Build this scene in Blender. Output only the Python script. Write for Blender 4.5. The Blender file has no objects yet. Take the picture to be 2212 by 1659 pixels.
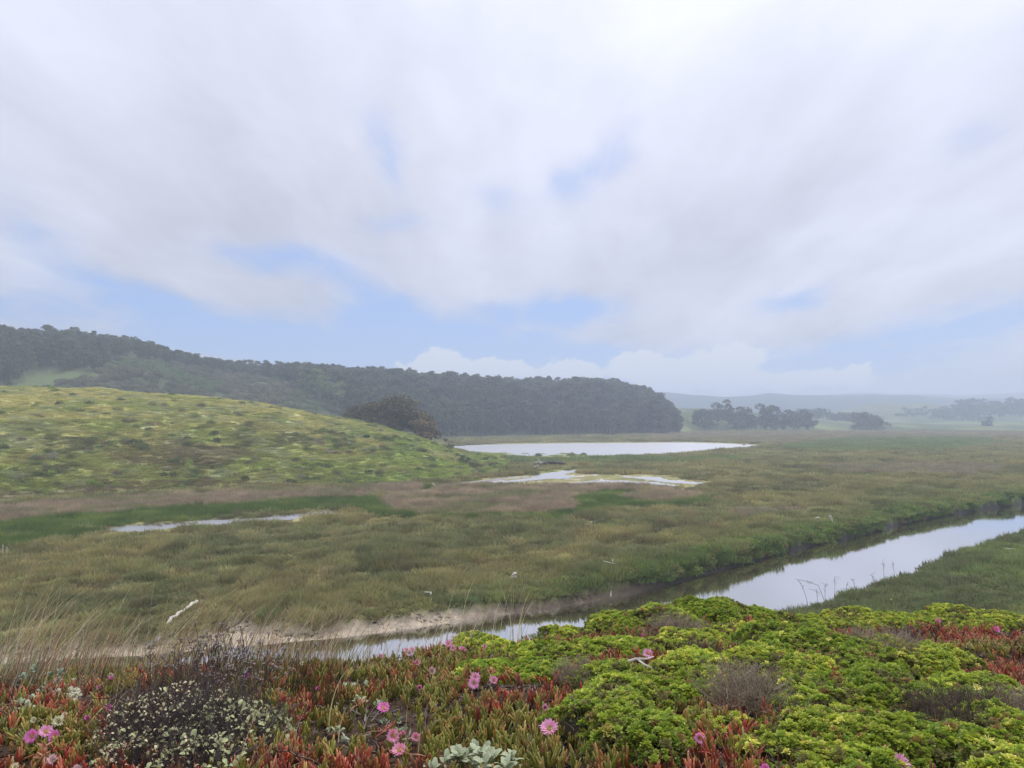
import bpy, math, random
import numpy as np
from mathutils import Vector

R = math.radians
rng = np.random.default_rng(7)
random.seed(7)
scn = bpy.context.scene
col = scn.collection

# ------------------------------------------------------------------ camera
F, CX, CY, EYE = 1597.0, 1106.0, 829.5, 9.0          # focal length and centre for a picture 2212 wide
PITCH = math.atan(70.5 / F)
cam = bpy.data.cameras.new('camera')
cam.sensor_width = 36.0
cam.lens = F / 2212 * 36.0
cam.clip_start = 0.05
cam.clip_end = 20000
co = bpy.data.objects.new('camera', cam)
col.objects.link(co)
co.location = (0, 0, EYE)
co.rotation_euler = (math.pi / 2 + PITCH, 0, 0)
scn.camera = co

# ------------------------------------------------------------------ colour management, render
scn.view_settings.view_transform = 'Standard'
scn.view_settings.look = 'None'
scn.view_settings.gamma = 1.0
scn.view_settings.exposure = 0.46
scn.view_settings.use_curve_mapping = False
scn.cycles.use_denoising = True
scn.cycles.max_bounces = 6
scn.cycles.diffuse_bounces = 3
scn.cycles.glossy_bounces = 3
scn.cycles.transmission_bounces = 3
scn.cycles.transparent_max_bounces = 6
scn.cycles.volume_bounces = 1
SUN_EL, SUN_AZ = 58.0, 25.0      # azimuth clockwise from +Y


def tan_dir(px, py):
    """direction (not normalised) of the view ray for a place in the photograph"""
    a, b = (px - CX) / F, (CY - py) / F
    return a, math.cos(PITCH) - b * math.sin(PITCH), math.sin(PITCH) + b * math.cos(PITCH)


# ------------------------------------------------------------------ node helpers
class NT:
    def __init__(self, tree):
        self.t = tree
        self.n = tree.nodes
        self.l = tree.links

    def new(self, typ, **kw):
        nd = self.n.new(typ)
        for k, v in kw.items():
            setattr(nd, k, v)
        return nd

    def put(self, sock, v):
        if isinstance(v, bpy.types.NodeSocket):
            self.l.new(v, sock)
        else:
            sock.default_value = v

    def math(self, op, a, b=None, c=None, clamp=False):
        nd = self.new('ShaderNodeMath', operation=op, use_clamp=clamp)
        self.put(nd.inputs[0], a)
        if b is not None:
            self.put(nd.inputs[1], b)
        if c is not None:
            self.put(nd.inputs[2], c)
        return nd.outputs[0]

    def mix(self, f, a, b, blend='MIX'):
        nd = self.new('ShaderNodeMix', data_type='RGBA', blend_type=blend)
        self.put(nd.inputs[0], f)
        self.put(nd.inputs[6], a)
        self.put(nd.inputs[7], b)
        return nd.outputs[2]

    def noise(self, vec, scale, detail=4, rough=0.5, dist=0.0, out=0):
        nd = self.new('ShaderNodeTexNoise')
        if vec is not None:
            self.l.new(vec, nd.inputs['Vector'])
        nd.inputs['Scale'].default_value = scale
        nd.inputs['Detail'].default_value = detail
        nd.inputs['Roughness'].default_value = rough
        nd.inputs['Distortion'].default_value = dist
        return nd.outputs[out]

    def remap(self, v, a, b, c=0.0, d=1.0, smooth=True):
        nd = self.new('ShaderNodeMapRange')
        nd.interpolation_type = 'SMOOTHSTEP' if smooth else 'LINEAR'
        self.put(nd.inputs[0], v)
        for i, x in enumerate((a, b, c, d)):
            self.put(nd.inputs[i + 1], x)
        return nd.outputs[0]

    def comb(self, x, y, z):
        nd = self.new('ShaderNodeCombineXYZ')
        for i, v in enumerate((x, y, z)):
            self.put(nd.inputs[i], v)
        return nd.outputs[0]


# ------------------------------------------------------------------ sky
def rgb(r, g, b, a=1.0):
    return (r, g, b, a)


def build_world():
    w = bpy.data.worlds.new('World')
    scn.world = w
    w.use_nodes = True
    t = NT(w.node_tree)
    t.n.clear()
    out = t.new('ShaderNodeOutputWorld')
    bg = t.new('ShaderNodeBackground')
    bg.inputs[1].default_value = 0.1
    t.l.new(bg.outputs[0], out.inputs[0])
    sky = t.new('ShaderNodeTexSky', sky_type='NISHITA')
    sky.sun_disc = False
    sky.sun_elevation = R(SUN_EL)
    sky.sun_rotation = R(SUN_AZ)
    sky.air_density = 1.0
    sky.dust_density = 1.0
    tc = t.new('ShaderNodeTexCoord')
    d = tc.outputs['Generated']
    sp = t.new('ShaderNodeSeparateXYZ')
    t.l.new(d, sp.inputs[0])
    x, y, z = sp.outputs
    az = t.math('ARCTAN2', x, y)
    el = t.math('ARCSINE', z)
    # cloud deck seen from below: project the direction on a plane overhead
    zz = t.math('ADD', t.math('MAXIMUM', z, 0.0), 0.16)
    pl = t.comb(t.math('MULTIPLY', t.math('DIVIDE', x, zz), 1.6), t.math('MULTIPLY', t.math('DIVIDE', y, zz), 0.75), 0.0)
    big = t.noise(pl, 0.9, 5, 0.52, 0.4)
    fine = t.noise(pl, 3.2, 6, 0.55, 0.5)
    # warp of the angles so that no gap has a smooth outline
    wv = t.comb(az, t.math('MULTIPLY', el, 1.8), 0.0)
    w1 = t.new('ShaderNodeTexNoise')
    t.l.new(wv, w1.inputs['Vector'])
    w1.inputs['Scale'].default_value = 5.0
    w1.inputs['Detail'].default_value = 6
    w1.inputs['Roughness'].default_value = 0.6
    ws = t.new('ShaderNodeSeparateColor')
    t.l.new(w1.outputs['Color'], ws.inputs[0])
    az2 = t.math('ADD', az, t.math('MULTIPLY', t.math('SUBTRACT', ws.outputs[0], 0.5), 0.16))
    el2 = t.math('ADD', el, t.math('MULTIPLY', t.math('SUBTRACT', ws.outputs[1], 0.5), 0.075))

    def blob(px, py, rx, ry, rot, amp, A=az2, E=el2):
        dx, dy, dz = tan_dir(px, py)
        a0 = math.atan2(dx, dy)
        e0 = math.atan2(dz, math.hypot(dx, dy))
        cr, sr = math.cos(R(rot)), math.sin(R(rot))
        a = t.math('SUBTRACT', A, a0)
        e = t.math('SUBTRACT', E, e0)
        u = t.math('MULTIPLY', t.math('ADD', t.math('MULTIPLY', a, cr), t.math('MULTIPLY', e, sr)), F / rx)
        v = t.math('MULTIPLY', t.math('SUBTRACT', t.math('MULTIPLY', e, cr), t.math('MULTIPLY', a, sr)), F / ry)
        r2 = t.math('ADD', t.math('MULTIPLY', u, u), t.math('MULTIPLY', v, v))
        return t.math('MULTIPLY', t.math('EXPONENT', t.math('MULTIPLY', r2, -1.0)), amp)

    gaps = [(865, 700, 150, 55, -20, 1.05), (760, 760, 330, 45, -4, 0.95), (300, 660, 150, 45, -15, 0.6), (50, 665, 100, 40, 0, 0.4),
            (620, 560, 160, 42, 0, 0.55), (1180, 680, 150, 45, 0, 0.85), (1150, 765, 260, 32, -3, 0.75), (110, 515, 80, 55, 0, 0.28),
            (1710, 645, 90, 28, 10, 0.5), (2000, 725, 330, 40, 9, 0.6), (825, 300, 40, 120, 28, 0.30), (1290, 345, 130, 45, 38, 0.30), (1230, 400, 50, 40, 0, 0.12),
            (15, 420, 60, 90, 0, 0.15), (850, 485, 80, 30, 0, 0.28), (1060, 430, 90, 60, 0, 0.25), (2100, 300, 80, 60, 20, 0.2),
            (1620, 800, 500, 40, 0, 0.35), (480, 720, 200, 40, 0, 0.6)]
    g = None
    for q in gaps:
        b = blob(*q)
        g = b if g is None else t.math('ADD', g, b)
    # beyond the frame the broken cloud goes on by the noise alone
    front = t.remap(y, 0.2, 0.7)
    low = t.remap(el, 0.10, 0.42, 1.0, 0.0)
    wild = t.math('MULTIPLY', t.remap(big, 0.46, 0.30), t.math('MULTIPLY', low, t.math('SUBTRACT', 1.0, front)))
    g = t.math('ADD', t.math('MULTIPLY', g, front), wild)
    g = t.math('MULTIPLY', g, t.remap(fine, 0.25, 0.75, 1.3, 0.7))
    pls0 = t.comb(t.math('MULTIPLY', t.math('DIVIDE', x, zz), 2.6), t.math('MULTIPLY', t.math('DIVIDE', y, zz), 0.34), 9.3)
    g = t.math('ADD', g, t.remap(t.noise(pls0, 1.5, 5, 0.6, 0.3), 0.52, 0.78, 0.0, 0.13))
    # low heaped clouds standing on the horizon
    wv2 = t.comb(az, t.math('MULTIPLY', el, 1.2), 0.7)
    cn = t.noise(wv2, 22.0, 6, 0.55)
    az3 = t.math('ADD', az, t.math('MULTIPLY', t.math('SUBTRACT', cn, 0.5), 0.05))
    el3 = t.math('ADD', el, t.math('MULTIPLY', t.math('SUBTRACT', t.noise(wv2, 30.0, 6, 0.6), 0.5), 0.05))
    heaps = [(945, 790, 55, 42, 0, 1.0), (1065, 800, 60, 30, 0, 1.0), (1150, 800, 35, 20, 0, 0.8), (1245, 800, 60, 28, 0, 1.0),
             (1375, 785, 50, 34, 0, 0.9), (1500, 800, 110, 40, 0, 0.7), (1600, 760, 70, 30, 0, 0.75), (1810, 805, 60, 14, 0, 0.8),
             (865, 790, 22, 12, 0, 0.5), (1700, 830, 300, 30, 0, 0.6)]
    h = None
    for q in heaps:
        b = blob(*q, A=az3, E=el3)
        h = b if h is None else t.math('ADD', h, b)
    h = t.remap(h, 0.38, 0.55)
    cover = t.math('SUBTRACT', 0.97, t.remap(g, 0.03, 0.75, 0.0, 0.97), clamp=True)
    # cloud brightness: higher with elevation, darker to the left, soft variation
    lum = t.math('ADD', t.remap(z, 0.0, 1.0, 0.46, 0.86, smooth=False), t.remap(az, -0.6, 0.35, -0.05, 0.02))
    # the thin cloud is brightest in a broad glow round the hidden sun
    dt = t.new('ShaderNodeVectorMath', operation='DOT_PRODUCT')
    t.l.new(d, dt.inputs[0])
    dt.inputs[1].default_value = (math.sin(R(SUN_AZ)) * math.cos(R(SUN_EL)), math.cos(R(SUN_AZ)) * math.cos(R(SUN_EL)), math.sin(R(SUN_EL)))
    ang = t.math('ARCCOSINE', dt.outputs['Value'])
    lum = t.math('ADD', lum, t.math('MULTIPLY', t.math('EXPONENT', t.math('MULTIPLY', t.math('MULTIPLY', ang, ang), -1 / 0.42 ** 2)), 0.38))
    pls = t.comb(t.math('MULTIPLY', t.math('DIVIDE', x, zz), 2.6), t.math('MULTIPLY', t.math('DIVIDE', y, zz), 0.34), 3.3)
    streak = t.noise(pls, 1.3, 5, 0.55, 0.25)
    lum = t.math('ADD', lum, t.math('MULTIPLY', t.math('SUBTRACT', streak, 0.5), 0.13))
    lum = t.math('ADD', lum, t.math('MULTIPLY', t.math('SUBTRACT', big, 0.5), 0.42))
    lum = t.math('ADD', lum, t.math('MULTIPLY', t.math('SUBTRACT', fine, 0.5), 0.16))
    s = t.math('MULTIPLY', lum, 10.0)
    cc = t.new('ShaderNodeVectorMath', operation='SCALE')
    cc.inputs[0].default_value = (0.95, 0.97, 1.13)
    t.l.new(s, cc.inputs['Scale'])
    bl = t.new('ShaderNodeVectorMath', operation='MULTIPLY')
    mn = t.new('ShaderNodeVectorMath', operation='MINIMUM')
    t.l.new(sky.outputs[0], mn.inputs[0])
    mn.inputs[1].default_value = (9, 9, 9)
    t.l.new(mn.outputs[0], bl.inputs[0])
    bl.inputs[1].default_value = (0.9, 0.9, 1.0)
    blue = t.mix(0.75, bl.outputs[0], rgb(2.2, 3.5, 6.6))
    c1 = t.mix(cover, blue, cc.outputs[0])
    c2 = t.mix(t.math('MULTIPLY', h, 0.9), c1, rgb(6.0, 6.15, 6.7))
    # below the horizon a dull ground colour
    dn = t.remap(z, -0.02, 0.0, 1.0, 0.0)
    c3 = t.mix(dn, c2, rgb(1.6, 1.7, 1.5))
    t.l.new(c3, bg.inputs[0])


build_world()
sun = bpy.data.lights.new('sun', 'SUN')
sun.energy = 1.5
sun.angle = R(12)
sun.color = (1.0, 0.97, 0.92)
so = bpy.data.objects.new('sun', sun)
col.objects.link(so)
sd = Vector((math.sin(R(SUN_AZ)) * math.cos(R(SUN_EL)), math.cos(R(SUN_AZ)) * math.cos(R(SUN_EL)), math.sin(R(SUN_EL))))
so.rotation_euler = sd.to_track_quat('Z', 'Y').to_euler()
so.location = (0, 0, 200)


# ------------------------------------------------------------------ numeric helpers
def hash2(ix, iy, seed):
    h = (ix.astype(np.int64) * 374761393 + iy.astype(np.int64) * 668265263 + seed * 974634777) & 0xFFFFFFFF
    h = ((h ^ (h >> 13)) * 1274126177) & 0xFFFFFFFF
    h = h ^ (h >> 16)
    return (h & 0xFFFFFF) / float(0xFFFFFF)


def vnoise(x, y, seed=0):
    ix, iy = np.floor(x), np.floor(y)
    fx, fy = x - ix, y - iy
    fx = fx * fx * (3 - 2 * fx)
    fy = fy * fy * (3 - 2 * fy)
    a = hash2(ix, iy, seed)
    b = hash2(ix + 1, iy, seed)
    c = hash2(ix, iy + 1, seed)
    d = hash2(ix + 1, iy + 1, seed)
    return (a + (b - a) * fx) * (1 - fy) + (c + (d - c) * fx) * fy


def fbm(x, y, oct=4, seed=0, gain=0.5):
    s, a, tot = 0, 1.0, 0.0
    for i in range(oct):
        s = s + a * vnoise(x * 2 ** i + 13.7 * i, y * 2 ** i - 7.1 * i, seed + i)
        tot += a
        a *= gain
    return s / tot          # 0..1


def sm(x, a, b):
    t = np.clip((x - a) / (b - a), 0, 1)
    return t * t * (3 - 2 * t)


def lin(r, g, b, k=1.0):
    c = np.array([r, g, b], float) / 255
    return np.where(c <= 0.04045, c / 12.92, ((c + 0.055) / 1.055) ** 2.4) * k


def project(X, Y, Z):
    vz = Z - EYE
    d = Y * math.cos(PITCH) + vz * math.sin(PITCH)
    d = np.maximum(d, 0.05)
    return CX + F * X / d, CY - F * (-Y * math.sin(PITCH) + vz * math.cos(PITCH)) / d


def at(px, py, z=0.0):
    dx, dy, dz = tan_dir(px, py)
    t = (z - EYE) / dz
    return np.array([dx * t, dy * t, z])


def inpoly(px, py, poly):
    inside = np.zeros(px.shape, bool)
    n = len(poly)
    j = n - 1
    for i in range(n):
        xi, yi = poly[i]
        xj, yj = poly[j]
        if yi != yj:
            c = ((yi > py) != (yj > py)) & (px < (xj - xi) * (py - yi) / (yj - yi) + xi)
            inside ^= c
        j = i
    return inside


# ------------------------------------------------------------------ the lie of the land
WATER = -0.55


def tab(rows, z):
    """rows of (px, py) on the plane z -> sorted u = X/Y and Y"""
    p = np.array([at(a, b, z) for a, b in rows])
    u = p[:, 0] / p[:, 1]
    o = np.argsort(u)
    return u[o], p[o, 1]


def uof(px, py):
    dx, dy, dz = tan_dir(px, py)
    return dx / dy, dz / dy


FARW = tab([(-600, 1475), (-100, 1440), (150, 1425), (400, 1414), (560, 1405), (700, 1385), (850, 1362), (950, 1349), (1050, 1333), (1180, 1318),
            (1350, 1287), (1450, 1262), (1600, 1222), (1700, 1193), (1850, 1160), (2000, 1122), (2100, 1105), (2212, 1090), (2500, 1055), (3200, 1010)], WATER)
EDGE = tab([(-600, 1430), (-100, 1400), (150, 1385), (300, 1376), (400, 1365), (450, 1352), (490, 1330), (540, 1324), (570, 1340), (640, 1348), (700, 1346), (800, 1334), (900, 1324),
            (1000, 1312), (1100, 1301), (1180, 1293), (1350, 1262), (1450, 1240), (1600, 1202), (1700, 1174), (1850, 1141), (2000, 1106), (2100, 1090),
            (2212, 1076), (2500, 1043), (3200, 1001)], -0.1)
NEARW = tab([(-600, 1530), (0, 1500), (400, 1490), (700, 1470), (1000, 1440), (1300, 1400), (1560, 1358), (1700, 1322), (1800, 1296), (1900, 1262),
             (2000, 1225), (2100, 1186), (2212, 1152), (2500, 1085), (3200, 1022)], -0.12)

UU = np.linspace(-1.3, 1.3, 521)


def ridge_table(rows, topadd=None, back=1.2, power=0.9):
    """rows: (px, crest py, Y base, Y crest). Solve the height so that the skyline falls where the photograph has it."""
    uu, sl, yb, yc = [], [], [], []
    for px, py, b, c in rows:
        u, s = uof(px, py)
        uu.append(u); sl.append(s); yb.append(b); yc.append(c)
    uu = np.array(uu)
    S = np.interp(UU, uu, sl)
    B = np.interp(UU, uu, yb)
    C = np.interp(UU, uu, yc)
    topadd = 0.0 if topadd is None else np.interp(UU, [uof(a, 850)[0] for a, b in topadd], [b for a, b in topadd])
    t = np.linspace(0.02, 1.6, 140)[:, None]
    Yt = B + (C - B) * t
    P = rprof(t, back, power)
    lo, hi = np.zeros_like(UU), np.full_like(UU, 400.0)
    for _ in range(40):
        m = (lo + hi) / 2
        top = ((m * P + topadd - EYE) / Yt).max(axis=0)
        hi = np.where(top > S, m, hi)
        lo = np.where(top > S, lo, m)
    return dict(B=B, C=C, H=lo, back=back, power=power)


def rprof(t, back, power):
    up = np.sin(np.clip(t, 0, 1) * math.pi / 2) ** power
    dn = np.cos(np.clip((t - 1) / back, 0, 1) * math.pi / 2)
    return np.where(t <= 1, up, dn)


def rheight(R_, u, Y):
    B = np.interp(u, UU, R_['B'])
    C = np.interp(u, UU, R_['C'])
    Hh = np.interp(u, UU, R_['H'])
    t = (Y - B) / (C - B)
    return np.where(t > 0, rprof(t, R_['back'], R_['power']) * Hh, 0.0), t


HILL = ridge_table([(-900, 820, 55, 130), (-300, 828, 66, 150), (0, 837, 76, 160), (200, 840, 83, 165), (420, 857, 90, 165), (640, 887, 94, 160), (830, 926, 98, 155),
                    (960, 966, 103, 150), (1020, 983, 104, 142), (1090, 988, 110, 142), (1150, 993, 116, 142), (1200, 999, 122, 142), (1245, 1020, 126, 142), (2400, 1200, 124, 132)])
RIDGE = ridge_table([(-900, 690, 170, 320), (0, 712, 190, 330), (100, 712, 195, 330), (200, 722, 200, 335), (330, 742, 210, 340), (400, 765, 215, 345), (470, 778, 225, 350),
                     (560, 786, 235, 360), (700, 792, 255, 375), (900, 808, 285, 405), (1000, 815, 305, 420), (1100, 822, 320, 435), (1200, 824, 330, 450),
                     (1300, 822, 345, 460), (1350, 829, 350, 462), (1420, 846, 358, 460), (1450, 868, 364, 455), (1466, 890, 372, 450), (1500, 930, 380, 440), (2600, 1000, 380, 440)],
                    topadd=[(0, 7.0), (250, 5.5), (480, 4.5), (600, 6.5), (800, 8.5), (1400, 9.0)])
SIDE = ridge_table([(900, 884, 380, 560), (1470, 882, 400, 560), (1560, 884, 440, 580), (1620, 890, 460, 600), (1700, 899, 480, 620), (1800, 908, 490, 640), (2600, 940, 500, 640)])
HILL2 = ridge_table([(900, 930, 700, 980), (1700, 905, 700, 980), (1790, 892, 700, 980), (1850, 880, 700, 980), (1905, 870, 700, 980), (1960, 872, 700, 980), (1990, 869, 700, 980), (2040, 876, 700, 980),
                     (2090, 890, 700, 980), (2150, 884, 700, 980), (2400, 880, 700, 980), (3500, 880, 700, 980)])
FARR = ridge_table([(-1500, 850, 1000, 1550), (1400, 849, 1000, 1550), (1440, 848, 1000, 1550), (1500, 852, 1000, 1550), (1560, 856, 1000, 1550), (1620, 855, 1000, 1550), (1660, 850, 1000, 1550),
                    (1720, 855, 1000, 1550), (1800, 857, 1000, 1550), (1880, 854, 1000, 1550), (1960, 856, 1000, 1550), (2060, 862, 1000, 1550), (3500, 862, 1000, 1550)])
FARR2 = ridge_table([(-1500, 846, 1700, 2050), (1600, 862, 1700, 2050), (1850, 850, 1700, 2050), (1880, 849, 1700, 2050), (1950, 852, 1700, 2050), (2010, 851, 1700, 2050), (2100, 854, 1700, 2050), (2212, 848, 1700, 2050),
                     (3500, 842, 1700, 2050)])

BLX = np.array([-12, -4.15, -2.55, -1.06, 0.2, 0.95, 1.7, 2.45, 3.1, 3.7, 6.6, 14])
BLY = np.array([5.8, 6.0, 6.2, 6.6, 7.2, 7.8, 8.2, 8.6, 8.9, 9.0, 9.5, 10.0])
BLZ = np.array([6.95, 6.88, 6.85, 6.86, 6.80, 6.76, 6.74, 6.66, 6.52, 6.45, 6.40, 6.4])


def bluff(X, Y):
    ye = np.interp(X, BLX, BLY)
    ze = np.interp(X, BLX, BLZ)
    t = np.clip((Y - 1.5) / (ye - 1.5), 0, 1)
    near = 7.62 + (ze - 7.62) * t ** 1.15
    over = np.maximum(Y - ye, 0)
    z = near - 0.62 * over + 0.35 * (1 - np.exp(-over * 0.9))
    z = z + (fbm(X * 0.9, Y * 0.9, 3, 11) - 0.5) * 0.22 * sm(Y, 2.0, 4.0) + (fbm(X * 4, Y * 4, 3, 21) - 0.5) * 0.07
    return z


PONDS = {
    'lagoon': [(962, 966), (1000, 962), (1080, 960), (1200, 958), (1330, 957), (1480, 956), (1560, 958), (1610, 960), (1662, 966), (1600, 968), (1540, 974), (1480, 978), (1400, 982), (1300, 984),
               (1200, 985), (1100, 984), (1040, 982), (1000, 977), (975, 972)],
    'lagoon_arm': [(962, 957), (1000, 954), (1050, 953), (1054, 955), (1010, 957), (970, 960)],
    'marsh_pool': [(215, 1142), (300, 1133), (420, 1126), (520, 1120), (620, 1111), (700, 1103), (742, 1109), (748, 1112), (700, 1114), (640, 1122), (560, 1126), (470, 1134), (380, 1141), (300, 1149), (236, 1151)],
    'creek': [(1150, 1026), (1200, 1019), (1236, 1013), (1252, 1010.5), (1244, 1018), (1218, 1025), (1240, 1030), (1225, 1034), (1180, 1035), (1130, 1040), (1080, 1044), (1000, 1048), (975, 1048), (1040, 1043), (1100, 1038), (1150, 1032)],
    'creek_side': [(932, 1053), (955, 1047), (1010, 1040), (1080, 1033), (1138, 1028.5), (1146, 1031), (1080, 1036.5), (1010, 1043), (960, 1050)],
    'creek_braid': [(1225, 1043), (1280, 1038), (1340, 1038), (1420, 1042), (1462, 1048), (1450, 1054), (1425, 1055), (1395, 1049), (1320, 1046), (1250, 1046)],
    'creek_arm': [(1335, 1030), (1400, 1029), (1425, 1030), (1436, 1036), (1500, 1041), (1550, 1044), (1505, 1046.5), (1430, 1041), (1380, 1034)],
    'puddle': [(1968, 1036), (1985, 1035), (2000, 1036), (2045, 1036), (2050, 1039), (2010, 1040), (1975, 1039)],
    'small_pool': [(905, 1062), (925, 1057), (942, 1056), (930, 1062), (915, 1066)],
    'distant_pool': [(1200, 948), (1240, 946.5), (1270, 947.5), (1240, 949.5)],
}


def pond_dist(px, py, grow):
    """true where a place of the photograph lies in one of the ponds, grown by so many pixels vertically"""
    m = np.zeros(px.shape, bool)
    for nm, poly in PONDS.items():
        c = np.mean(poly, axis=0)
        xs = [p[0] for p in poly]
        ys = [p[1] for p in poly]
        near = (px > min(xs) - 30) & (px < max(xs) + 30) & (py > min(ys) - 12) & (py < max(ys) + 12)
        if not near.any():
            continue
        idx = np.where(near)
        a, b = px[idx], py[idx]
        k = inpoly(a, b, poly)
        if grow:
            for g in ((0, grow), (0, -grow), (grow * 3, 0), (-grow * 3, 0)):
                k |= inpoly(a + g[0], b + g[1], poly)
        m[idx] |= k
    return m


def edge_y(u):
    yf = np.interp(u, *FARW)
    e = np.maximum(np.interp(u, *EDGE), yf + 0.5)
    return e + (yf + 0.75 - e) * sm(u, 0.17, 0.30)


def land(X, Y):
    """height of the ground and which part of the land it is"""
    X = np.asarray(X, float)
    Y = np.asarray(Y, float)
    Ys = np.maximum(Y, 4.0)
    u = np.clip(X / Ys, -1.28, 1.28)
    z = np.zeros(X.shape)
    zone = np.zeros(X.shape, int)            # 0 marsh
    yf = np.interp(u, *FARW)
    ye = edge_y(u)
    yn = np.interp(u, *NEARW)
    wob = (fbm(X * 0.35, Y * 0.35, 3, 5) - 0.5) * 1.1
    # marsh beyond the channel
    hum = (fbm(X * 0.55, Y * 0.55, 4, 3) - 0.42) * 0.5 * sm(Y, 20, 30) * (1 - 0.8 * sm(Y, 110, 220))
    bank = 0.32 * sm(u, 0.02, 0.2) * np.exp(-np.maximum(Y - ye, 0) / 5.0)
    t = (Y + wob * 0.35 - yf) / (ye - yf)
    wide = sm(ye - yf, 0.9, 1.3)
    ramp = WATER - 0.03 + (0.12 + 0.25 * (1 - wide)) * np.clip(t, 0, 1) + np.where(t > 1, np.clip((Y + wob * 0.35 - ye) / 0.28, 0, 1) * (0.43 - 0.0), 0)
    side = np.where(t > 1, np.minimum(1, (Y + wob * 0.35 - ye) / 0.28), 0)
    z = np.where(t > 0, ramp * (1 - side) + side * (hum + bank), WATER - 0.5 * np.clip((yf - Y) / 3, 0, 1) * np.clip((Y - yn) / 3, 0, 1) * 2 - 0.05)
    zone = np.where((t <= 1.0), 1, zone)     # 1 mud and bed
    # near side terrace
    nt = yn + wob * 0.8 - Y
    nz = WATER - 0.02 + np.clip(nt / 0.9, 0, 1) * 0.35 + np.maximum(nt - 0.9, 0) * 0.05 + (fbm(X * 0.6, Y * 0.6, 4, 8) - 0.5) * 0.3 * np.clip(nt, 0, 1)
    z = np.where(nt > 0, nz, z)
    zone = np.where(nt > 0.1, 2, zone)       # 2 near bank
    # far fields
    fz = sm(Y, 445, 900) * 8.0 + (fbm(X / 40, Y / 40, 3, 31) - 0.5) * 5.0 * sm(Y, 450, 520) * (1 - sm(Y, 800, 1000))
    z = z + np.maximum(fz, 0)
    zone = np.where((Y > 442), 3, zone)      # 3 far fields
    for k, (R_, amp, sc) in enumerate(((SIDE, 1.0, 30), (HILL2, 2.0, 90), (FARR, 9.0, 90), (FARR2, 5.0, 150))):
        h, tt = rheight(R_, u, Y)
        h = h + (fbm(X / sc, Y / sc, 4, 40 + k) - 0.5) * amp * np.clip(h / 8, 0, 1)
        m = (h > z + 0.02) & (tt > 0) & (Y > 300)
        z = np.where(m, h, z)
        zone = np.where(m, (3, 6, 7, 7)[k], zone)
    h, tt = rheight(RIDGE, u, Y)
    h = h + (fbm(X / 22, Y / 22, 4, 51) - 0.5) * 4.5 * np.clip(h / 8, 0, 1)
    m = (h > z + 0.02) & (Y > 150) & (tt > 0)
    z = np.where(m, h, z)
    zone = np.where(m, 5, zone)              # 5 forest ridge
    h, tt = rheight(HILL, u, Y)
    h = h + (fbm(X / 9, Y / 9, 4, 61) - 0.5) * 1.3 * np.clip(h / 3, 0, 1) + (fbm(X / 2.2, Y / 2.2, 3, 71) - 0.5) * 0.5 * np.clip(h, 0, 1)
    m = (h > z + 0.02) & (Y > 50) & (Y < 280) & (tt > 0)
    z = np.where(m, h, z)
    zone = np.where(m, 4, zone)              # 4 grassy hill
    # small creek cut into the marsh, and ponds
    pxx, pyy = project(X, Y, z * 0)
    pd = pond_dist(pxx, pyy, 0.0) & (Y > 40) & (zone == 0)
    z = np.where(pd, -0.25, z)
    b = bluff(X, Y)
    m = (b > z) & (Y < 26)
    z = np.where(m, b, z)
    zone = np.where(m, 8, zone)              # 8 foreground bluff
    return z, zone


def ground_z(x, y):
    z, _ = land(np.array([x], float), np.array([y], float))
    return float(z[0])


def hit(px, py, lift=0.0, y0=1.6, y1=14.0):
    """where the view ray of a place in the photograph meets the bluff (raised by lift)"""
    dx, dy, dz = tan_dir(px, py)
    ys = np.linspace(y0, y1, 600)
    t = ys / dy
    xs = dx * t
    zs = EYE + dz * t
    g = bluff(xs, ys) + lift
    k = int(np.argmax(zs < g))
    if zs[k] >= g[k]:
        k = int(np.argmin(np.where(ys > np.interp(xs, BLX, BLY) + 0.4, 99, zs - g)))
    return float(xs[k]), float(ys[k]), float(g[k] - lift)


# ------------------------------------------------------------------ colours of the ground cover (photograph colours, scaled to albedo)
KA = 1.38
REED_BROWN = [[(0, 1095), (150, 1082), (300, 1072), (450, 1066), (600, 1060), (760, 1052), (900, 1042), (922, 1050), (905, 1064), (800, 1074), (700, 1080), (560, 1087), (350, 1100), (150, 1118), (-200, 1150), (-300, 1110)],
              [(815, 1080), (860, 1070), (930, 1060), (980, 1048), (1080, 1046), (1250, 1047), (1400, 1049), (1470, 1056), (1440, 1064), (1300, 1062), (1240, 1078), (1255, 1092), (1240, 1108), (1150, 1112), (1000, 1116), (900, 1116), (850, 1108)],
              [(1340, 1072), (1420, 1062), (1500, 1064), (1530, 1072), (1480, 1080), (1400, 1084), (1350, 1082)]]
REED_GREEN = [[(-300, 1165), (0, 1132), (150, 1118), (350, 1102), (560, 1088), (700, 1080), (800, 1076), (850, 1090), (858, 1112), (820, 1124), (760, 1108), (700, 1100), (520, 1116), (400, 1124), (220, 1141), (0, 1160), (-300, 1190)],
              [(-300, 1195), (0, 1162), (120, 1150), (210, 1146), (226, 1156), (180, 1168), (60, 1182), (-300, 1215)],
              [(1225, 1090), (1240, 1068), (1330, 1056), (1400, 1062), (1345, 1074), (1380, 1086), (1480, 1084), (1530, 1074), (1536, 1090), (1440, 1098), (1320, 1100), (1290, 1112), (1220, 1126), (1150, 1126), (1200, 1112)],
              [(900, 1056), (940, 1052), (925, 1062), (880, 1072), (860, 1066)], [(850, 1112), (1000, 1117), (1150, 1114), (1180, 1122), (1000, 1124), (870, 1126)]]
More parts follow.
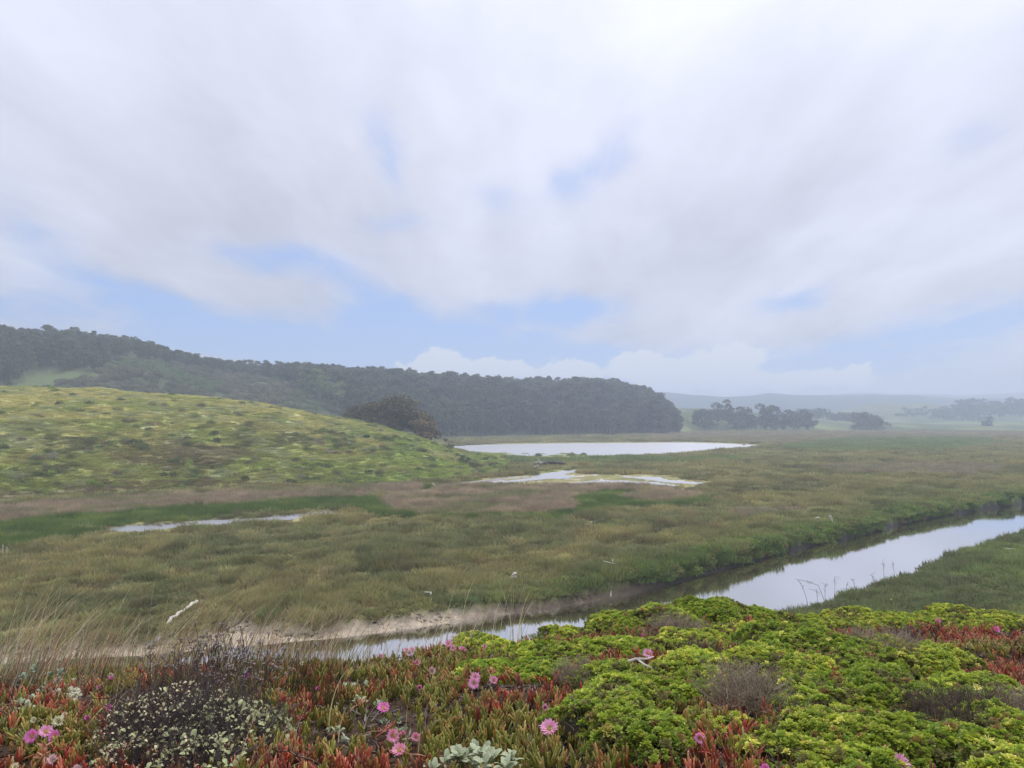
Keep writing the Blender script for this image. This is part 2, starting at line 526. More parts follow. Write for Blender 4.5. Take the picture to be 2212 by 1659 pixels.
TAN = [[(1420, 938), (1700, 934), (2000, 932), (2212, 934), (2500, 936), (2500, 950), (2212, 948), (2060, 946), (1900, 955), (1750, 962), (1660, 960), (1560, 952), (1400, 950)],
       [(1750, 1010), (1900, 1002), (2060, 1000), (2180, 1010), (2170, 1024), (2040, 1030), (1900, 1028), (1800, 1022)],
       [(1575, 1120), (1590, 1105), (1640, 1098), (1720, 1104), (1700, 1112), (1620, 1120), (1590, 1124)]]
GREENP = [[(1660, 968), (1800, 950), (1900, 946), (2120, 948), (2160, 960), (2060, 972), (1880, 978), (1760, 976)], [(960, 985), (1200, 990), (1600, 988), (1700, 985), (1500, 1000), (1250, 1003), (1000, 1000)]]
BROWNH = [[(220, 970), (280, 950), (360, 948), (500, 965), (560, 980), (480, 1000), (380, 1012), (250, 1002)], [(90, 1075), (140, 1050), (260, 1040), (420, 1036), (640, 1040), (760, 1052), (560, 1056), (420, 1064), (200, 1068)],
          [(-200, 1085), (0, 1060), (80, 1062), (100, 1078), (0, 1092)]]


def soft(px, py, polys, wob=1.0):
    m = np.zeros(px.shape, bool)
    for p in polys:
        m |= inpoly(px, py, p)
    return m.astype(float)


def mixc(c, new, m):
    m = np.asarray(m)[..., None]
    return c * (1 - m) + new * m


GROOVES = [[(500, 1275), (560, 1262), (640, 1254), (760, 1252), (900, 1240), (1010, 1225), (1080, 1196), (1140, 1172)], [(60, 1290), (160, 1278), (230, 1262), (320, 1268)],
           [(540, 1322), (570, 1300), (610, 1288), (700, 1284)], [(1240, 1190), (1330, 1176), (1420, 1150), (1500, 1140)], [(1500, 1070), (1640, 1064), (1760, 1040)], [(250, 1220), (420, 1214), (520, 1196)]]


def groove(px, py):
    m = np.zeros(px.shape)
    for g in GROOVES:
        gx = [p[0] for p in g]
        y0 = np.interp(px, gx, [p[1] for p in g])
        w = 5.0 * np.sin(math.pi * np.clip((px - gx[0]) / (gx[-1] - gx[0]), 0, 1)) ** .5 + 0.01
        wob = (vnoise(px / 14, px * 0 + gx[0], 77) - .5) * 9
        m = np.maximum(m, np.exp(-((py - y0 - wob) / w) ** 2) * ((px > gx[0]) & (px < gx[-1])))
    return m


def cover_colour(X, Y, Z, zone):
    n1 = fbm(X / 9, Y / 9, 4, 101)
    n2 = fbm(X / 1.3, Y / 1.3, 3, 111)
    n3 = fbm(X / 28, Y / 28, 3, 121)
    px, py = project(X, Y, Z)
    wy = (fbm(X / 3, Y / 3, 3, 131) - 0.5) * 2
    qx = px + wy * 26
    qy = py + (fbm(X / 4, Y / 4, 3, 141) - 0.5) * 800 / np.maximum(Y, 20)
    c = np.empty(X.shape + (3,))
    # marsh
    a = lin(132, 127, 84)
    b = lin(102, 107, 71)
    d = lin(136, 124, 90)
    c[:] = a
    c = mixc(c, b, sm(n1, 0.46, 0.64) * .6)
    c = mixc(c, d, sm(n2 * 0.65 + n3 * 0.35, 0.50, 0.68) * 0.42)
    n5 = fbm(X / 0.8, Y / 0.8, 3, 117)
    c = c * (0.6 + 0.8 * n2)[..., None] * (0.7 + 0.6 * n5)[..., None]
    u = np.clip(X / np.maximum(Y, 4), -1.28, 1.28)
    ye = edge_y(u)
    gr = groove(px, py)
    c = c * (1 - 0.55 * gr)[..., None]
    eb = np.exp(-np.maximum(Y - ye, 0) / (3.0 + 5.0 * sm(u, 0.1, 0.5))) * sm(u, -0.35, 0.25)
    c = mixc(c, lin(100, 118, 58), np.clip(eb, 0, 1) * 0.8)
    c = mixc(c, lin(134, 124, 104), soft(qx, qy, TAN) * 0.7)
    c = mixc(c, lin(104, 122, 72), soft(qx, qy, GREENP) * 0.7)
    # mud
    mud = lin(172, 156, 134) * (0.85 + 0.3 * n2)[..., None]
    mud = mixc(mud, lin(92, 78, 60), sm(u, -0.12, 0.05) * 0.9)
    mud = mixc(mud, lin(44, 40, 34), sm(u, 0.12, 0.22) * 0.95)
    c = np.where((zone == 1)[..., None], mud, c)
    # near bank
    nb = lin(118, 128, 74) * (0.5 + 1.0 * n2)[..., None]
    nb = mixc(nb, lin(98, 102, 70), sm(n1, 0.45, 0.6) * 0.8)
    c = np.where((zone == 2)[..., None], nb, c)
    # far fields
    ff = lin(92, 100, 74) * (0.6 + 0.4 * fbm(X / 25, Y / 60, 3, 151))[..., None]
    ff = mixc(ff, lin(110, 116, 74), sm(fbm(X / 30, Y / 90, 3, 161), 0.5, 0.62) * 0.8)
    ff = mixc(ff, lin(70, 78, 56), sm(fbm(X / 18, Y / 60, 3, 171), 0.54, 0.62) * 0.8)
    c = np.where((zone == 3)[..., None], ff, c)
    # grassy hill
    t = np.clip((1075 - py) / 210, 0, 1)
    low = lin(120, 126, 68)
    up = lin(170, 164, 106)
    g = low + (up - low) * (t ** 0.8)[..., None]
    nn = fbm(X / 6, Y / 6, 4, 181)
    g = mixc(g, lin(124, 138, 66), sm(nn, 0.47, 0.6) * 0.6)
    g = mixc(g, lin(152, 146, 94), sm(fbm(X / 8, Y / 5, 4, 191), 0.5, 0.62) * 0.35)
    g = mixc(g, lin(84, 88, 56), sm(fbm(X / 3.2, Y / 5.5, 4, 201), 0.56, 0.66) * sm(py, 880, 960) * 0.65)
    g = mixc(g, lin(146, 150, 118), sm(fbm(X / 3.5, Y / 4.0, 4, 211), 0.58, 0.68) * 0.6)
    g = mixc(g, lin(130, 146, 72), sm(px, 620, 900) * sm(nn, 0.35, 0.5) * sm(py, 900, 950) * 0.7)
    g = mixc(g, lin(112, 94, 70), soft(qx, qy, BROWNH) * 0.5)
    g = mixc(g, lin(190, 170, 110), soft(px, py, [[(-60, 938), (0, 934), (44, 933), (10, 937), (-40, 943)]]))
    g = g * (0.7 + 0.6 * fbm(X / 0.9, Y / 0.9, 3, 119))[..., None]
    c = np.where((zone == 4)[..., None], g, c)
    # forest ridge floor and scrub
    f = lin(76, 80, 58) * (0.7 + 0.6 * fbm(X / 4, Y / 4, 3, 221))[..., None]
    clear = inpoly(qx, qy, [(44, 850), (50, 815), (90, 806), (190, 800), (215, 812), (140, 822), (100, 838), (60, 850)])
    f = mixc(f, lin(88, 98, 62), clear.astype(float))
    c = np.where((zone == 5)[..., None], f, c)
    c = np.where((zone == 6)[..., None], lin(96, 100, 78) * (0.8 + 0.4 * fbm(X / 60, Y / 60, 3, 231))[..., None], c)
    c = np.where((zone == 7)[..., None], lin(58, 64, 64) * (0.8 + 0.4 * fbm(X / 90, Y / 90, 3, 241))[..., None], c)
    # foreground soil and litter
    s = lin(74, 60, 48) * (0.5 + 0.9 * fbm(X * 6, Y * 6, 4, 251))[..., None]
    c = np.where((zone == 8)[..., None], s, c)
    return c * KA


# ------------------------------------------------------------------ materials
def attr_material(name, attr='col', typ='GEOMETRY', rough=0.9, transl=0.0, bump=0.0, bscale=3.0, var=0.25, vscale=1.0, tint=None, spec=0.2, objcol=False):
    m = bpy.data.materials.new(name)
    m.use_nodes = True
    t = NT(m.node_tree)
    t.n.clear()
    out = t.new('ShaderNodeOutputMaterial')
    if objcol:
        oi = t.new('ShaderNodeObjectInfo')
        base = oi.outputs['Color']
    else:
        at_ = t.new('ShaderNodeAttribute', attribute_type=typ, attribute_name=attr)
        base = at_.outputs['Color']
    if tint is not None:
        ta = t.new('ShaderNodeAttribute', attribute_type='GEOMETRY', attribute_name='tint')
        # tint 0 -> own colour times tint[0]; 1 -> times tint[1]
        mul = t.mix(ta.outputs['Fac'], rgb(*tint[0]), rgb(*tint[1]))
        base = t.mix(1.0, base, mul, 'MULTIPLY')
    geo = t.new('ShaderNodeNewGeometry')
    if var > 0:
        n = t.noise(geo.outputs['Position'], vscale, 5, 0.6)
        k = t.remap(n, 0.25, 0.75, 1 - var, 1 + var, smooth=False)
        kk = t.comb(k, k, k)
        base = t.mix(1.0, base, kk, 'MULTIPLY')
    p = t.new('ShaderNodeBsdfPrincipled')
    t.l.new(base, p.inputs['Base Color'])
    p.inputs['Roughness'].default_value = rough
    p.inputs['Specular IOR Level'].default_value = spec
    if bump > 0:
        bn = t.new('ShaderNodeBump')
        bn.inputs['Strength'].default_value = bump
        bn.inputs['Distance'].default_value = 0.3
        t.l.new(t.noise(geo.outputs['Position'], bscale, 6, 0.65), bn.inputs['Height'])
        t.l.new(bn.outputs[0], p.inputs['Normal'])
    sh = p.outputs[0]
    if transl > 0:
        tr = t.new('ShaderNodeBsdfTranslucent')
        t.l.new(base, tr.inputs[0])
        mx = t.new('ShaderNodeMixShader')
        mx.inputs[0].default_value = transl
        t.l.new(sh, mx.inputs[1])
        t.l.new(tr.outputs[0], mx.inputs[2])
        sh = mx.outputs[0]
    t.l.new(sh, out.inputs[0])
    return m


M_land = attr_material('land_cover', rough=0.95, bump=0.5, bscale=2.5, var=0.3, vscale=1.7, spec=0.1)
M_mud = attr_material('wet_mud', rough=0.5, bump=0.9, bscale=2.6, var=0.38, vscale=2.2, spec=0.3)
M_far = attr_material('distant_land', rough=1.0, bump=0.6, bscale=0.12, var=0.35, vscale=0.05, spec=0.0)
M_soil = attr_material('soil_litter', rough=0.95, bump=0.6, bscale=30, var=0.5, vscale=14, spec=0.1)
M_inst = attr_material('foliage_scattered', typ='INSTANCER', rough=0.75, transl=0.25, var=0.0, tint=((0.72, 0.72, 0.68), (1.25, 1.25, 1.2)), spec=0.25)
M_obj = attr_material('foliage_single', objcol=True, rough=0.75, transl=0.2, var=0.0, tint=((0.45, 0.45, 0.45), (1.35, 1.33, 1.25)), spec=0.2)
M_ice = attr_material('ice_plant_leaf', typ='INSTANCER', rough=0.38, transl=0.12, var=0.18, vscale=25, tint=((0.98, 1.02, 0.95), (1.15, 0.60, 0.58)), spec=0.45)
M_dry = attr_material('dry_stems', attr='col', rough=0.8, transl=0.15, var=0.25, vscale=20, spec=0.2)


def plain(name, c, rough=0.8, var=0.25, vscale=8, bump=0.2, spec=0.3, transl=0.0, c2=None):
    m = bpy.data.materials.new(name)
    m.use_nodes = True
    t = NT(m.node_tree)
    p = t.n['Principled BSDF']
    tc = t.new('ShaderNodeTexCoord')
    n = t.noise(tc.outputs['Object'], vscale, 6, 0.6)
    c2 = c2 or tuple(x * (1 - var) for x in c)
    base = t.mix(t.remap(n, 0.35, 0.65), rgb(*c2), rgb(*c))
    t.l.new(base, p.inputs['Base Color'])
    p.inputs['Roughness'].default_value = rough
    p.inputs['Specular IOR Level'].default_value = spec
    if bump:
        bn = t.new('ShaderNodeBump')
        bn.inputs['Strength'].default_value = bump
        bn.inputs['Distance'].default_value = 0.02
        t.l.new(n, bn.inputs['Height'])
        t.l.new(bn.outputs[0], p.inputs['Normal'])
    if transl:
        out = t.n['Material Output']
        tr = t.new('ShaderNodeBsdfTranslucent')
        t.l.new(base, tr.inputs[0])
        mx = t.new('ShaderNodeMixShader')
        mx.inputs[0].default_value = transl
        t.l.new(p.outputs[0], mx.inputs[1])
        t.l.new(tr.outputs[0], mx.inputs[2])
        t.l.new(mx.outputs[0], out.inputs[0])
    return m


def water_material(name, deep, ripple, rscale, boost, grough=0.03):
    m = bpy.data.materials.new(name)
    m.use_nodes = True
    t = NT(m.node_tree)
    t.n.clear()
    out = t.new('ShaderNodeOutputMaterial')
    geo = t.new('ShaderNodeNewGeometry')
    mp = t.new('ShaderNodeMapping')
    mp.inputs['Scale'].default_value = (0.5, 1.6, 1)
    t.l.new(geo.outputs['Position'], mp.inputs[0])
    bn = t.new('ShaderNodeBump')
    bn.inputs['Strength'].default_value = ripple
    bn.inputs['Distance'].default_value = 0.02
    t.l.new(t.noise(mp.outputs[0], rscale, 4, 0.6), bn.inputs['Height'])
    df = t.new('ShaderNodeBsdfDiffuse')
    n = t.noise(geo.outputs['Position'], 0.4, 4, 0.6)
    t.l.new(t.mix(n, rgb(*[x * 0.75 for x in deep]), rgb(*[x * 1.25 for x in deep])), df.inputs[0])
    gl = t.new('ShaderNodeBsdfGlossy')
    gl.inputs['Roughness'].default_value = grough
    gl.inputs['Color'].default_value = (0.95, 0.96, 0.98, 1) if grough < .1 else (0.80, 0.80, 0.82, 1)
    lw = t.new('ShaderNodeLayerWeight')
    lw.inputs['Blend'].default_value = 0.5
    t.l.new(bn.outputs[0], lw.inputs['Normal'])
    fac = t.math('ADD', t.math('MULTIPLY', t.math('POWER', lw.outputs['Facing'], boost), 0.92), 0.06)
    t.l.new(bn.outputs[0], gl.inputs['Normal'])
    mx = t.new('ShaderNodeMixShader')
    t.l.new(fac, mx.inputs[0])
    t.l.new(df.outputs[0], mx.inputs[1])
    t.l.new(gl.outputs[0], mx.inputs[2])
    t.l.new(mx.outputs[0], out.inputs[0])
    return m


M_water = water_material('channel_water', (0.085, 0.062, 0.032), 0.06, 5.0, 1.1)
M_pond = water_material('pond_water', (0.16, 0.15, 0.13), 0.3, 2.0, 2.5, 0.3)


# ------------------------------------------------------------------ mesh helpers
def tag(o, label=None, cat=None, group=None, kind=None):
    if label: o['label'] = label
    if cat: o['category'] = cat
    if group: o['group'] = group
    if kind: o['kind'] = kind
    return o


def mesh_data(name, V, Fc, mat=None, attrs=None, smooth=False):
    me = bpy.data.meshes.new(name)
    V = np.asarray(V, np.float32)
    if isinstance(Fc, np.ndarray):
        k = Fc.shape[1]
        me.vertices.add(len(V))
        me.vertices.foreach_set('co', V.ravel())
        me.loops.add(Fc.size)
        me.loops.foreach_set('vertex_index', Fc.astype(np.int32).ravel())
        me.polygons.add(len(Fc))
        me.polygons.foreach_set('loop_start', np.arange(0, Fc.size, k, dtype=np.int32))
        me.update(calc_edges=True)
    else:
        me.from_pydata([tuple(v) for v in V], [], [tuple(f) for f in Fc])
        me.update()
    for nm, (typ, arr) in (attrs or {}).items():
        a = me.attributes.new(nm, typ, 'POINT')
        arr = np.asarray(arr, np.float32)
        if typ == 'FLOAT_COLOR':
            if arr.shape[1] == 3:
                arr = np.concatenate([arr, np.ones((len(arr), 1), np.float32)], axis=1)
            a.data.foreach_set('color', arr.ravel())
        else:
            a.data.foreach_set('value', arr.ravel())
    if smooth:
        me.polygons.foreach_set('use_smooth', np.ones(len(me.polygons), bool))
    if mat:
        me.materials.append(mat)
    return me


def link(name, me, parent=None, loc=None):
    o = bpy.data.objects.new(name, me)
    col.objects.link(o)
    if parent is not None:
        o.parent = parent
    if loc is not None:
        o.location = loc
    return o


def empty(name, loc, rz=0.0):
    o = bpy.data.objects.new(name, None)
    col.objects.link(o)
    o.empty_display_size = 0.2
    o.location = loc
    o.rotation_euler = (0, 0, rz)
    return o


class MB:
    """collects triangles and quads as plain lists"""
    def __init__(self):
        self.v, self.f, self.c, self.t = [], [], [], []

    def add(self, vs, fs, c=(1, 1, 1), t=0.5):
        b = len(self.v)
        self.v += [tuple(p) for p in vs]
        self.f += [tuple(b + i for i in f) for f in fs]
        self.c += [tuple(c)] * len(vs) if not hasattr(c[0], '__len__') else [tuple(x) for x in c]
        self.t += [t] * len(vs) if not hasattr(t, '__len__') else list(t)

    def tube(self, pts, rad, sides=4, c=(1, 1, 1), t=0.5, cap=True):
        pts = [Vector(p) for p in pts]
        vs, n = [], len(pts)
        for i, p in enumerate(pts):
            d = (pts[min(i + 1, n - 1)] - pts[max(i - 1, 0)])
            d = d.normalized() if d.length > 1e-9 else Vector((0, 0, 1))
            a = d.cross(Vector((0.31, 0.12, 0.94)))
            if a.length < 1e-3:
                a = d.cross(Vector((1, 0, 0)))
            a.normalize()
            b = d.cross(a)
            r = rad[i] if hasattr(rad, '__len__') else rad
            for k in range(sides):
                th = 2 * math.pi * k / sides
                vs.append(p + (a * math.cos(th) + b * math.sin(th)) * r)
        fs = [(i * sides + k, i * sides + (k + 1) % sides, (i + 1) * sides + (k + 1) % sides, (i + 1) * sides + k) for i in range(n - 1) for k in range(sides)]
        if cap:
            fs += [tuple(range(sides))[::-1], tuple((n - 1) * sides + k for k in range(sides))]
        tt = t if not hasattr(t, '__len__') else [t[0] + (t[1] - t[0]) * i / (n - 1) for i in range(n) for _ in range(sides)]
        self.add(vs, fs, c, tt)

    def data(self, name, mat, smooth=False):
        return mesh_data(name, self.v, self.f, mat, {'col': ('FLOAT_COLOR', self.c), 'tint': ('FLOAT', self.t)}, smooth)


# ------------------------------------------------------------------ terrain
def build_terrain():
    ys = np.concatenate([np.arange(-5, 2, 0.2), 2 * (2400 / 2) ** (np.linspace(0, 1, 640))])
    ss = np.linspace(-1.05, 1.05, 660)
    YY, SS = np.meshgrid(ys, ss, indexing='ij')
    XX = SS * (np.maximum(YY, -2) + 7.0)
    Z, zone = land(XX, YY)
    C = cover_colour(XX, YY, Z, zone)
    nr, nc = YY.shape
    idx = np.arange(nr * nc).reshape(nr, nc)
    Q = np.stack([idx[:-1, :-1], idx[:-1, 1:], idx[1:, 1:], idx[1:, :-1]], axis=-1).reshape(-1, 4)
    zf = zone[:-1, :-1].reshape(-1)
    V = np.stack([XX, YY, Z], axis=-1).reshape(-1, 3)
    C = C.reshape(-1, 3)
    parts = [('marsh_ground', (0,), M_land), ('mud_bank', (1,), M_mud), ('near_bank_ground', (2,), M_land), ('far_field', (3,), M_far), ('grassy_hill', (4,), M_land),
             ('wooded_hill', (5,), M_land), ('pasture_hill', (6,), M_far), ('distant_hills', (7,), M_far), ('bluff_ground', (8,), M_soil)]
    for nm, zs, mat in parts:
        f = Q[np.isin(zf, zs)]
        if not len(f):
            continue
        used, inv = np.unique(f, return_inverse=True)
        me = mesh_data(nm, V[used], inv.reshape(-1, 4), mat, {'col': ('FLOAT_COLOR', C[used])}, smooth=True)
        tag(link(nm, me), kind='structure')


build_terrain()


# water of the channel: one sheet between the banks, just reaching under them
def build_water():
    u = np.linspace(-1.25, 1.25, 260)
    a = np.interp(u, *NEARW) - 1.0
    b = np.interp(u, *FARW) + 0.6
    V, Q = [], []
    n = 5
    for i, uu in enumerate(u):
        for k in range(n):
            y = a[i] + (b[i] - a[i]) * k / (n - 1)
            V.append((uu * y, y, WATER))
    for i in range(len(u) - 1):
        for k in range(n - 1):
            p = i * n + k
            Q.append((p, p + n, p + n + 1, p + 1))
    tag(link('channel_water', mesh_data('channel_water', V, Q, M_water)), 'still brown water of the tidal channel reflecting the sky', kind='structure')
    M_flat = attr_material('pale_mud', rough=0.35, bump=0.1, bscale=1.0, var=0.12, vscale=0.3, spec=0.5)
    flats = {
        'lagoon': ('lagoon_shore', [(958, 965), (1100, 956.5), (1330, 954.5), (1500, 954), (1625, 958), (1680, 966), (1600, 970), (1540, 976), (1480, 981), (1400, 984), (1250, 988), (1120, 989), (1030, 988), (1000, 984), (970, 974)], (0.52, 0.43, 0.36)),
        'creek': ('creek_mud', [(925, 1056), (950, 1046), (1080, 1030), (1146, 1026), (1180, 1015), (1236, 1009), (1256, 1008), (1260, 1022), (1300, 1024), (1430, 1025), (1500, 1036), (1570, 1044), (1520, 1052), (1450, 1062), (1300, 1054), (1150, 1051), (1000, 1052), (945, 1060)], (0.52, 0.47, 0.41)),
        'marsh_pool': ('pool_mud', [(200, 1143), (300, 1130), (520, 1117), (700, 1100), (760, 1110), (700, 1118), (560, 1130), (380, 1145), (300, 1153), (230, 1156)], (0.22, 0.19, 0.13)),
    }
    for key, (nm, poly, c) in flats.items():
        P = [at(x, y, -0.04) for x, y in poly]
        me = mesh_data(nm, P, [tuple(range(len(P)))], M_flat, {'col': ('FLOAT_COLOR', [c] * len(P))})
        tag(link(nm, me), kind='structure')
    lab = {'lagoon': 'broad pale lagoon below the wooded hill', 'lagoon_arm': 'thin arm of water behind the lagoon', 'marsh_pool': 'long shallow pool beside the green rushes', 'creek': 'shallow creek spreading over pale mud', 'creek_side': 'thin strip of water along the foot of the hill', 'creek_braid': 'bright shallow water on the mud behind the brown rushes', 'creek_arm': 'thin water arm reaching right into the marsh',
           'puddle': 'small bright puddle in the marsh', 'small_pool': 'small pool at the end of the creek', 'distant_pool': 'thin far pool in front of the wood'}
    for nm, poly in PONDS.items():
        # refine outline with a little irregularity
        pts = []
        n = len(poly)
        r = random.Random(nm)
        for i in range(n):
            a, b = poly[i], poly[(i + 1) % n]
            L = math.hypot(b[0] - a[0], b[1] - a[1])
            m = max(1, int(L / 9))
            for k in range(m):
                f = k / m
                pts.append((a[0] + (b[0] - a[0]) * f + r.uniform(-2, 2), a[1] + (b[1] - a[1]) * f + r.uniform(-0.45, 0.45) * (1 if k else 0)))
        P = [at(x, y, 0.0) for x, y in pts]
        me = mesh_data(nm + '_water', P, [tuple(range(len(P)))], M_pond)
        tag(link(nm + '_water', me), lab[nm], kind='structure')


build_water()


# ------------------------------------------------------------------ scattering of uncountable cover
_hidden = {}


def proto_obj(me):
    if me.name not in _hidden:
        _hidden[me.name] = bpy.data.objects.new('source_' + me.name, me)
    return _hidden[me.name]


def scatter(name, P, rot, scl, c, protos, parent=None, idx=None):
    n = len(P)
    me = bpy.data.meshes.new(name)
    me.vertices.add(n)
    me.vertices.foreach_set('co', np.asarray(P, np.float32).ravel())
    scl = np.asarray(scl, np.float32)
    if scl.ndim == 1:
        scl = np.repeat(scl[:, None], 3, axis=1)
    a = me.attributes.new('rot', 'FLOAT_VECTOR', 'POINT')
    a.data.foreach_set('vector', np.asarray(rot, np.float32).ravel())
    a = me.attributes.new('scl', 'FLOAT_VECTOR', 'POINT')
    a.data.foreach_set('vector', scl.ravel())
    a = me.attributes.new('col', 'FLOAT_COLOR', 'POINT')
    cc = np.concatenate([np.asarray(c, np.float32), np.ones((n, 1), np.float32)], axis=1)
    a.data.foreach_set('color', cc.ravel())
    a = me.attributes.new('pick', 'INT', 'POINT')
    a.data.foreach_set('value', (rng.integers(0, len(protos), n) if idx is None else np.asarray(idx)).astype(np.int32))
    o = link(name, me, parent)
    g = bpy.data.node_groups.new('scatter_' + name, 'GeometryNodeTree')
    g.interface.new_socket('Geometry', in_out='INPUT', socket_type='NodeSocketGeometry')
    g.interface.new_socket('Geometry', in_out='OUTPUT', socket_type='NodeSocketGeometry')
    N, L = g.nodes, g.links
    gi, go = N.new('NodeGroupInput'), N.new('NodeGroupOutput')
    iop = N.new('GeometryNodeInstanceOnPoints')
    L.new(gi.outputs[0], iop.inputs['Points'])
    jg = N.new('GeometryNodeJoinGeometry')
    for pm in protos:
        oi = N.new('GeometryNodeObjectInfo')
        oi.inputs['Object'].default_value = proto_obj(pm)
        oi.inputs['As Instance'].default_value = False
        gti = N.new('GeometryNodeGeometryToInstance')
        L.new(oi.outputs['Geometry'], gti.inputs[0])
        L.new(gti.outputs[0], jg.inputs[0])
    L.new(jg.outputs[0], iop.inputs['Instance'])
    iop.inputs['Pick Instance'].default_value = True

    def named(nm, typ):
        q = N.new('GeometryNodeInputNamedAttribute')
        q.data_type = typ
        q.inputs['Name'].default_value = nm
        return q.outputs['Attribute']
    L.new(named('pick', 'INT'), iop.inputs['Instance Index'])
    er = N.new('FunctionNodeEulerToRotation')
    L.new(named('rot', 'FLOAT_VECTOR'), er.inputs[0])
    L.new(er.outputs[0], iop.inputs['Rotation'])
    L.new(named('scl', 'FLOAT_VECTOR'), iop.inputs['Scale'])
    L.new(iop.outputs[0], go.inputs[0])
    md = o.modifiers.new('scatter', 'NODES')
    md.node_group = g
    return o


def blade_clump(name, n, rad, h0, h1, w, lean, seed, mat, seg=2, flat=0.0):
    r = random.Random(seed)
    mb = MB()
    for _ in range(n):
        rr = rad * math.sqrt(r.random())
        a = r.uniform(0, 2 * math.pi)
        bx, by = rr * math.cos(a), rr * math.sin(a)
        h = r.uniform(h0, h1) * (1 - 0.45 * (rr / rad) ** 2)
        la = a + r.uniform(-1.2, 1.2)
        ln = lean * r.uniform(0.3, 1.2) * h
        wa = r.uniform(0, math.pi)
        wx, wy = math.cos(wa) * w * 0.5, math.sin(wa) * w * 0.5
        vs, ts = [], []
        for k in range(seg + 1):
            f = k / seg
            cx, cy = bx + math.cos(la) * ln * f ** 1.6, by + math.sin(la) * ln * f ** 1.6
            z = h * f * (1 - flat * f)
            ww = (1 - f) if k == seg else 1 - 0.35 * f
            if k == seg:
                vs.append((cx, cy, z)); ts.append(1.0)
            else:
                vs += [(cx - wx * ww, cy - wy * ww, z), (cx + wx * ww, cy + wy * ww, z)]
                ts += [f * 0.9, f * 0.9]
        fs = []
        for k in range(seg):
            if k == seg - 1:
                fs.append((2 * k, 2 * k + 1, 2 * k + 2))
            else:
                fs.append((2 * k, 2 * k + 1, 2 * k + 3, 2 * k + 2))
        mb.add(vs, fs, t=ts)
    return mb.data(name, mat)


def bush_clump(name, n, rad, h, leaf, seed, mat, base=0.0):
    """a low rounded bush of small leaf faces through its volume"""
    r = random.Random(seed)
    mb = MB()
    lobes = [(r.uniform(-.5, .5) * rad, r.uniform(-.5, .5) * rad, r.uniform(.5, .75) * rad, r.uniform(.55, 1.0)) for _ in range(5)]
    for _ in range(n):
        lx, ly, lr, lh = r.choice(lobes)
        th, ph = r.uniform(0, 2 * math.pi), math.acos(r.uniform(0.0, 1))
        s = r.uniform(0.72, 1.05)
        x = lx + lr * math.sin(ph) * math.cos(th) * s
        y = ly + lr * math.sin(ph) * math.sin(th) * s
        z = base + h * lh * math.cos(ph) * s
        d = Vector((r.gauss(0, 1), r.gauss(0, 1), r.gauss(0, 1))).normalized()
        e = d.cross(Vector((r.gauss(0, 1), r.gauss(0, 1), r.gauss(0, 1)))).normalized()
        L = leaf * r.uniform(0.6, 1.3)
        p = Vector((x, y, z))
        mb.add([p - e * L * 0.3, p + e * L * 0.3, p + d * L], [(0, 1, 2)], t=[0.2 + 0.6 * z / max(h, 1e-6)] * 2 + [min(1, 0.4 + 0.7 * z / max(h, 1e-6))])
    return mb.data(name, mat)


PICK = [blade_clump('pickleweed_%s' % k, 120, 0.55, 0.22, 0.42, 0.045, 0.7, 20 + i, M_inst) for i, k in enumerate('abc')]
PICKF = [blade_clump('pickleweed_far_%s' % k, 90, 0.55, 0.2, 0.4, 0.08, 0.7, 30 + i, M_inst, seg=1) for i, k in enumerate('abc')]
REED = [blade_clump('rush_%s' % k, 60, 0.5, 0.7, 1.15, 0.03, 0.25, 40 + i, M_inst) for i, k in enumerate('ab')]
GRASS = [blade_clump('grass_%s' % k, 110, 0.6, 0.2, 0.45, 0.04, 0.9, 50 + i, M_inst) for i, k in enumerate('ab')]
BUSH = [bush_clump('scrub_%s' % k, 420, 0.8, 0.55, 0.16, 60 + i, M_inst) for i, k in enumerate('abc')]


def rnd_rot(n, tilt=0.12):
    return np.stack([rng.normal(0, tilt, n), rng.normal(0, tilt, n), rng.uniform(0, 2 * math.pi, n)], axis=1)


def sample(ya, yb, size0, ref, pw, cover, umin=-0.78, umax=0.78):
    """points whose spacing grows with the distance; returns X, Y, size"""
    yg = np.linspace(ya, yb, 400)
    sz = size0 * (yg / ref) ** pw
    dens = (umax - umin) * yg * cover / sz ** 2
    cum = np.concatenate([[0], np.cumsum((dens[1:] + dens[:-1]) / 2 * np.diff(yg))])
    n = int(cum[-1])
    Y = np.interp(rng.uniform(0, cum[-1], n), cum, yg)
    X = rng.uniform(umin, umax, n) * Y
    return X, Y, size0 * (Y / ref) ** pw


